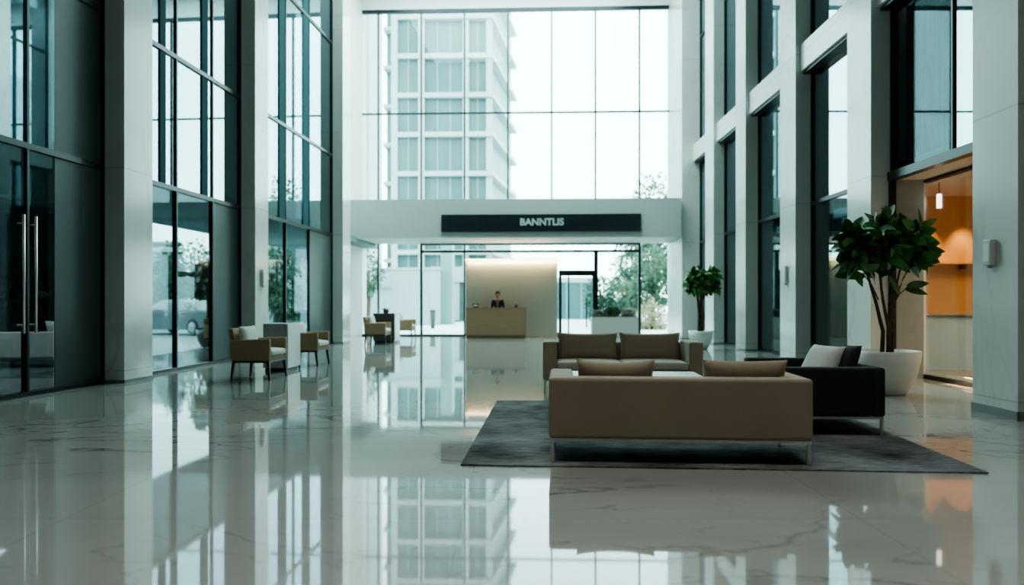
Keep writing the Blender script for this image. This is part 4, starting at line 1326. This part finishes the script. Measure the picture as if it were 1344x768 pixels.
# trees and car out beyond the left arcade
tree('tree', 'broad green tree behind the parked car, seen through the left glazing', at(250, 46), 6, [(0, 0, 3.2, 1.7, 1.7), (1.6, 0, 2.6, 1.3, 1.4), (-1.5, 0, 2.6, 1.2, 1.4)], 800, (0.25, 0.42), ta, seed=8)
tree('tree', 'dark slim tree at the left of the parked car, seen through the left glazing', at(226, 40), 5, [(0, 0, 2.6, 0.7, 1.8)], 700, (0.2, 0.35), tb_, seed=9)
tree('tree', 'green tree seen through the glazing behind the pale stone plinth', at(362, 46), 6, [(0, 0, 3.2, 1.2, 1.8), (0.6, 0, 1.6, 1.0, 1.2)], 800, (0.25, 0.4), ta, seed=10)
t = thing('garden_wall', 'white wall beyond the parked car, seen through the left glazing', 'wall', (-22, 50, 0))
b = B(); box(b, -4.5, 0.0, 0, 0.4, 0, 5.2); obj('wall_panel', b, M['podium'], t)
b = B(); box(b, -4.6, 0.1, -0.1, 0.5, 5.2, 5.35); obj('coping', b, M['tower_white'], t)
t = thing('pale_building', 'pale blue grey building beyond the second left armchair, seen through the glazing', 'building', (-14.6, 50, 0))
b = B(); box(b, -1.4, 3.5, 0, 5, 0, 8); obj('wall', b, M['podium'], t)
b = B(); box(b, -0.2, 0.4, -0.05, 0, 0.2, 6); box(b, 1.4, 2.0, -0.05, 0, 0.2, 6); obj('window_band', b, M['tower_glass'], t)

# parked car, front towards the left
car = thing('car', 'dark silver car parked outside, seen through the left glazing', 'car', (-13.9, 32.2, -0.01), R(158))
# own frame: front +X, side profile lofted across Y
prof = [(-2.2, 0.35), (-2.25, 0.75), (-2.15, 0.98), (-1.5, 1.05), (-0.75, 1.42), (0.15, 1.46), (0.55, 1.38), (1.15, 1.0), (1.9, 0.88), (2.22, 0.70), (2.28, 0.45), (2.2, 0.28), (1.0, 0.22), (-1.2, 0.22)]
b = B()
secs = []
for yv, zc, xs_ in ((-0.90, 0.60, 0.97), (-0.86, 0.82, 0.99), (-0.66, 1.0, 1.0), (0.66, 1.0, 1.0), (0.86, 0.82, 0.99), (0.90, 0.60, 0.97)):
    row = []
    for x, z in prof:
        zz = z
        if z > 1.0: zz = 1.0 + (z - 1.0) * (1.0 if zc == 1.0 else (0.12 if zc < 0.7 else 0.35))
        if zc < 0.7 and zz > 0.95: zz = 0.92
        row.append(b.verts.new((x * xs_, yv, zz)))
    secs.append(row)
for a_, c_ in zip(secs, secs[1:]):
    for k in range(len(prof)):
        f = b.faces.new([a_[k], a_[(k + 1) % len(prof)], c_[(k + 1) % len(prof)], c_[k]]); f.smooth = True
b.faces.new(secs[0][::-1]); b.faces.new(secs[-1])
bmesh.ops.recalc_face_normals(b, faces=list(b.faces))
obj('body', b, M['carpaint'], car)
b = B()
prism8(b, [(0.62, -0.62, 1.34), (0.62, 0.62, 1.34), (0.58, 0.62, 1.36), (0.58, -0.62, 1.36), (0.60, -0.6, 1.375), (0.60, 0.6, 1.375), (0.57, 0.6, 1.38), (0.57, -0.6, 1.38)])
prism8(b, [(1.17, -0.70, 1.005), (1.17, 0.70, 1.005), (1.12, 0.70, 1.0), (1.12, -0.70, 1.0), (0.57, -0.60, 1.40), (0.57, 0.60, 1.40), (0.52, 0.60, 1.38), (0.52, -0.60, 1.38)])
obj('windscreen', b, M['carglass'], car)
for s_ in (-1, 1):
    b = B(); y0, y1 = s_ * 0.80, s_ * 0.68
    q = [(-1.35, y0, 1.03), (1.0, y0, 1.0), (0.45, y1, 1.36), (-0.72, y1, 1.38)]
    v0 = [b.verts.new((x, y + s_ * 0.035, z)) for x, y, z in q]; v1 = [b.verts.new((x, y - s_ * 0.02, z)) for x, y, z in q]
    b.faces.new(v0); b.faces.new(v1[::-1])
    for k in range(4): b.faces.new([v0[k], v1[k], v1[(k + 1) % 4], v0[(k + 1) % 4]])
    obj('side_window', b, M['carglass'], car)
    b = B(); box(b, 2.02, 2.25, *(sorted((s_ * 0.50, s_ * 0.84))), 0.62, 0.76, 0.02, 2); obj('headlight', b, M['headlight'], car)
    for x in (-1.4, 1.4):
        b = B(); lathe(b, [(0, -0.1), (0.30, -0.1), (0.33, -0.07), (0.33, 0.07), (0.30, 0.1), (0, 0.1)], 28)
        wv = obj('wheel', b, M['tyre'], car)
        wv.rotation_euler = (PI / 2, 0, 0); wv.location = (x, s_ * 0.82, 0.34)
        b = B(); lathe(b, [(0, 0.115), (0.20, 0.105), (0.20, -0.105), (0, -0.115)], 20)
        obj('rim', b, M['base'], wv)
b = B(); box(b, 2.20, 2.30, -0.45, 0.45, 0.36, 0.60, 0.02, 2); obj('grille', b, M['black'], car)

# ------------------------------------------------------------------ light
wd = bpy.data.worlds.new('World')
SC.world = wd
wd.use_nodes = True
nt = wd.node_tree
nt.nodes.clear()
wo = N(nt, 'ShaderNodeOutputWorld'); bg = N(nt, 'ShaderNodeBackground')
tc = N(nt, 'ShaderNodeTexCoord'); sp = N(nt, 'ShaderNodeSeparateXYZ'); cr = N(nt, 'ShaderNodeValToRGB')
nt.links.new(tc.outputs['Generated'], sp.inputs[0]); nt.links.new(sp.outputs[2], cr.inputs[0])
cr.color_ramp.elements[0].position = 0.0; cr.color_ramp.elements[0].color = (0.70, 1.0, 0.975, 1)
cr.color_ramp.elements[1].position = 0.8; cr.color_ramp.elements[1].color = (0.66, 0.98, 1.0, 1)
nt.links.new(cr.outputs[0], bg.inputs[0]); bg.inputs[1].default_value = 5.6
nt.links.new(bg.outputs[0], wo.inputs[0])

def area(name, loc, rot, sx, sy, power, col=(1, 1, 1), spread=PI):
    l = bpy.data.lights.new(name, 'AREA'); l.shape = 'RECTANGLE'; l.size = sx; l.size_y = sy; l.energy = power; l.color = col; l.spread = spread
    o = bpy.data.objects.new(name, l); COL.objects.link(o); o.location = loc; o.rotation_euler = rot
    return o
# unseen overhead fill, added to brighten the hall and foreground
area('overhead_fill', (-0.3, 25, 13.85), (0, 0, 0), 9, 8, 1700, (0.66, 1.0, 0.97))
area('overhead_fill', (0.8, 3.5, 13.85), (0, 0, 0), 7, 4, 125, (0.98, 0.97, 0.92), R(80))
# warm cove light washing the reception wall
area('cove_light', ((rx0 + rx1) / 2, ry - 0.042 * (rx0 + rx1) / 2 - 0.07, 2.93), (R(10), 0, HALL_RZ), 3.4, 0.03, 40, (1.0, 0.74, 0.36))
area('cove_light', ((rx0 + rx1) / 2, ry - 0.042 * (rx0 + rx1) / 2 + 0.05, 3.06), (PI, 0, HALL_RZ), 3.2, 0.15, 22, (1.0, 0.66, 0.32))
# shop lights
area('shop_ceiling_light', (*WR(12.2, 2.6), 3.34), (0, 0, 0), 2.2, 2.4, 110, (1.0, 0.80, 0.55), R(120))
for i, o in enumerate((1.75, 2.45, 3.15)):
    l = bpy.data.lights.new('shelf_spot', 'SPOT'); l.energy = 150; l.spot_size = R(52); l.spot_blend = 0.7; l.color = (1.0, 0.72, 0.36); l.shadow_soft_size = 0.03
    so = bpy.data.objects.new('shelf_spot', l); COL.objects.link(so); so.location = (*WR(14.3, o), 3.3); so.rotation_euler = (R(14), 0, 0)
# led strip washing the floor in front of the shopfront
area('floor_led', (*WR(10.9, 0.80), 0.10), (0, R(-25), 0), 0.05, 2.8, 8, (1.0, 0.66, 0.34))
# cool fill added behind the side glazing to lift the dark panes
a_ = area('room_fill', (*WR(19.5, 1.9), 13.5), (0, 0, 0.0), 1.5, 20, 700, (0.78, 1.0, 1.0))
a_ = area('room_fill', (*WL(19.5, 2.2), 13.5), (0, 0, -0.07), 1.5, 20, 420, (0.78, 1.0, 1.0))
a_ = area('room_fill', (*WR(24, 1.4), 3.45), (0, 0, 0.0), 0.8, 14, 60, (0.85, 1.0, 0.98))
# lounge
area('lounge_light', (-10.6, 13.5, 3.4), (0, 0, 0), 2, 2, 120, (0.9, 0.97, 1.0))

# ------------------------------------------------------------------ camera
cam = bpy.data.cameras.new('camera')
cam.sensor_fit = 'HORIZONTAL'; cam.sensor_width = 36.0
cam.lens = 36.0 * 1000 / 1344
cam.shift_y = 14 / 1344
cam.clip_end = 500
cam.dof.use_dof = True
cam.dof.focus_distance = 8.5
cam.dof.aperture_fstop = 0.9
co = bpy.data.objects.new('camera', cam); COL.objects.link(co)
co.location = (0, 0, 1.3); co.rotation_euler = (PI / 2, 0, 0)
SC.camera = co
SC.view_settings.view_transform = 'AgX'
SC.view_settings.look = 'AgX - Medium High Contrast'
SC.view_settings.exposure = 0.62
SC.cycles.use_denoising = True
SC.cycles.max_bounces = 10
SC.cycles.diffuse_bounces = 5
SC.cycles.glossy_bounces = 5
SC.cycles.transparent_max_bounces = 16
SC.cycles.caustics_reflective = False
SC.cycles.caustics_refractive = False
SC.cycles.sample_clamp_indirect = 6
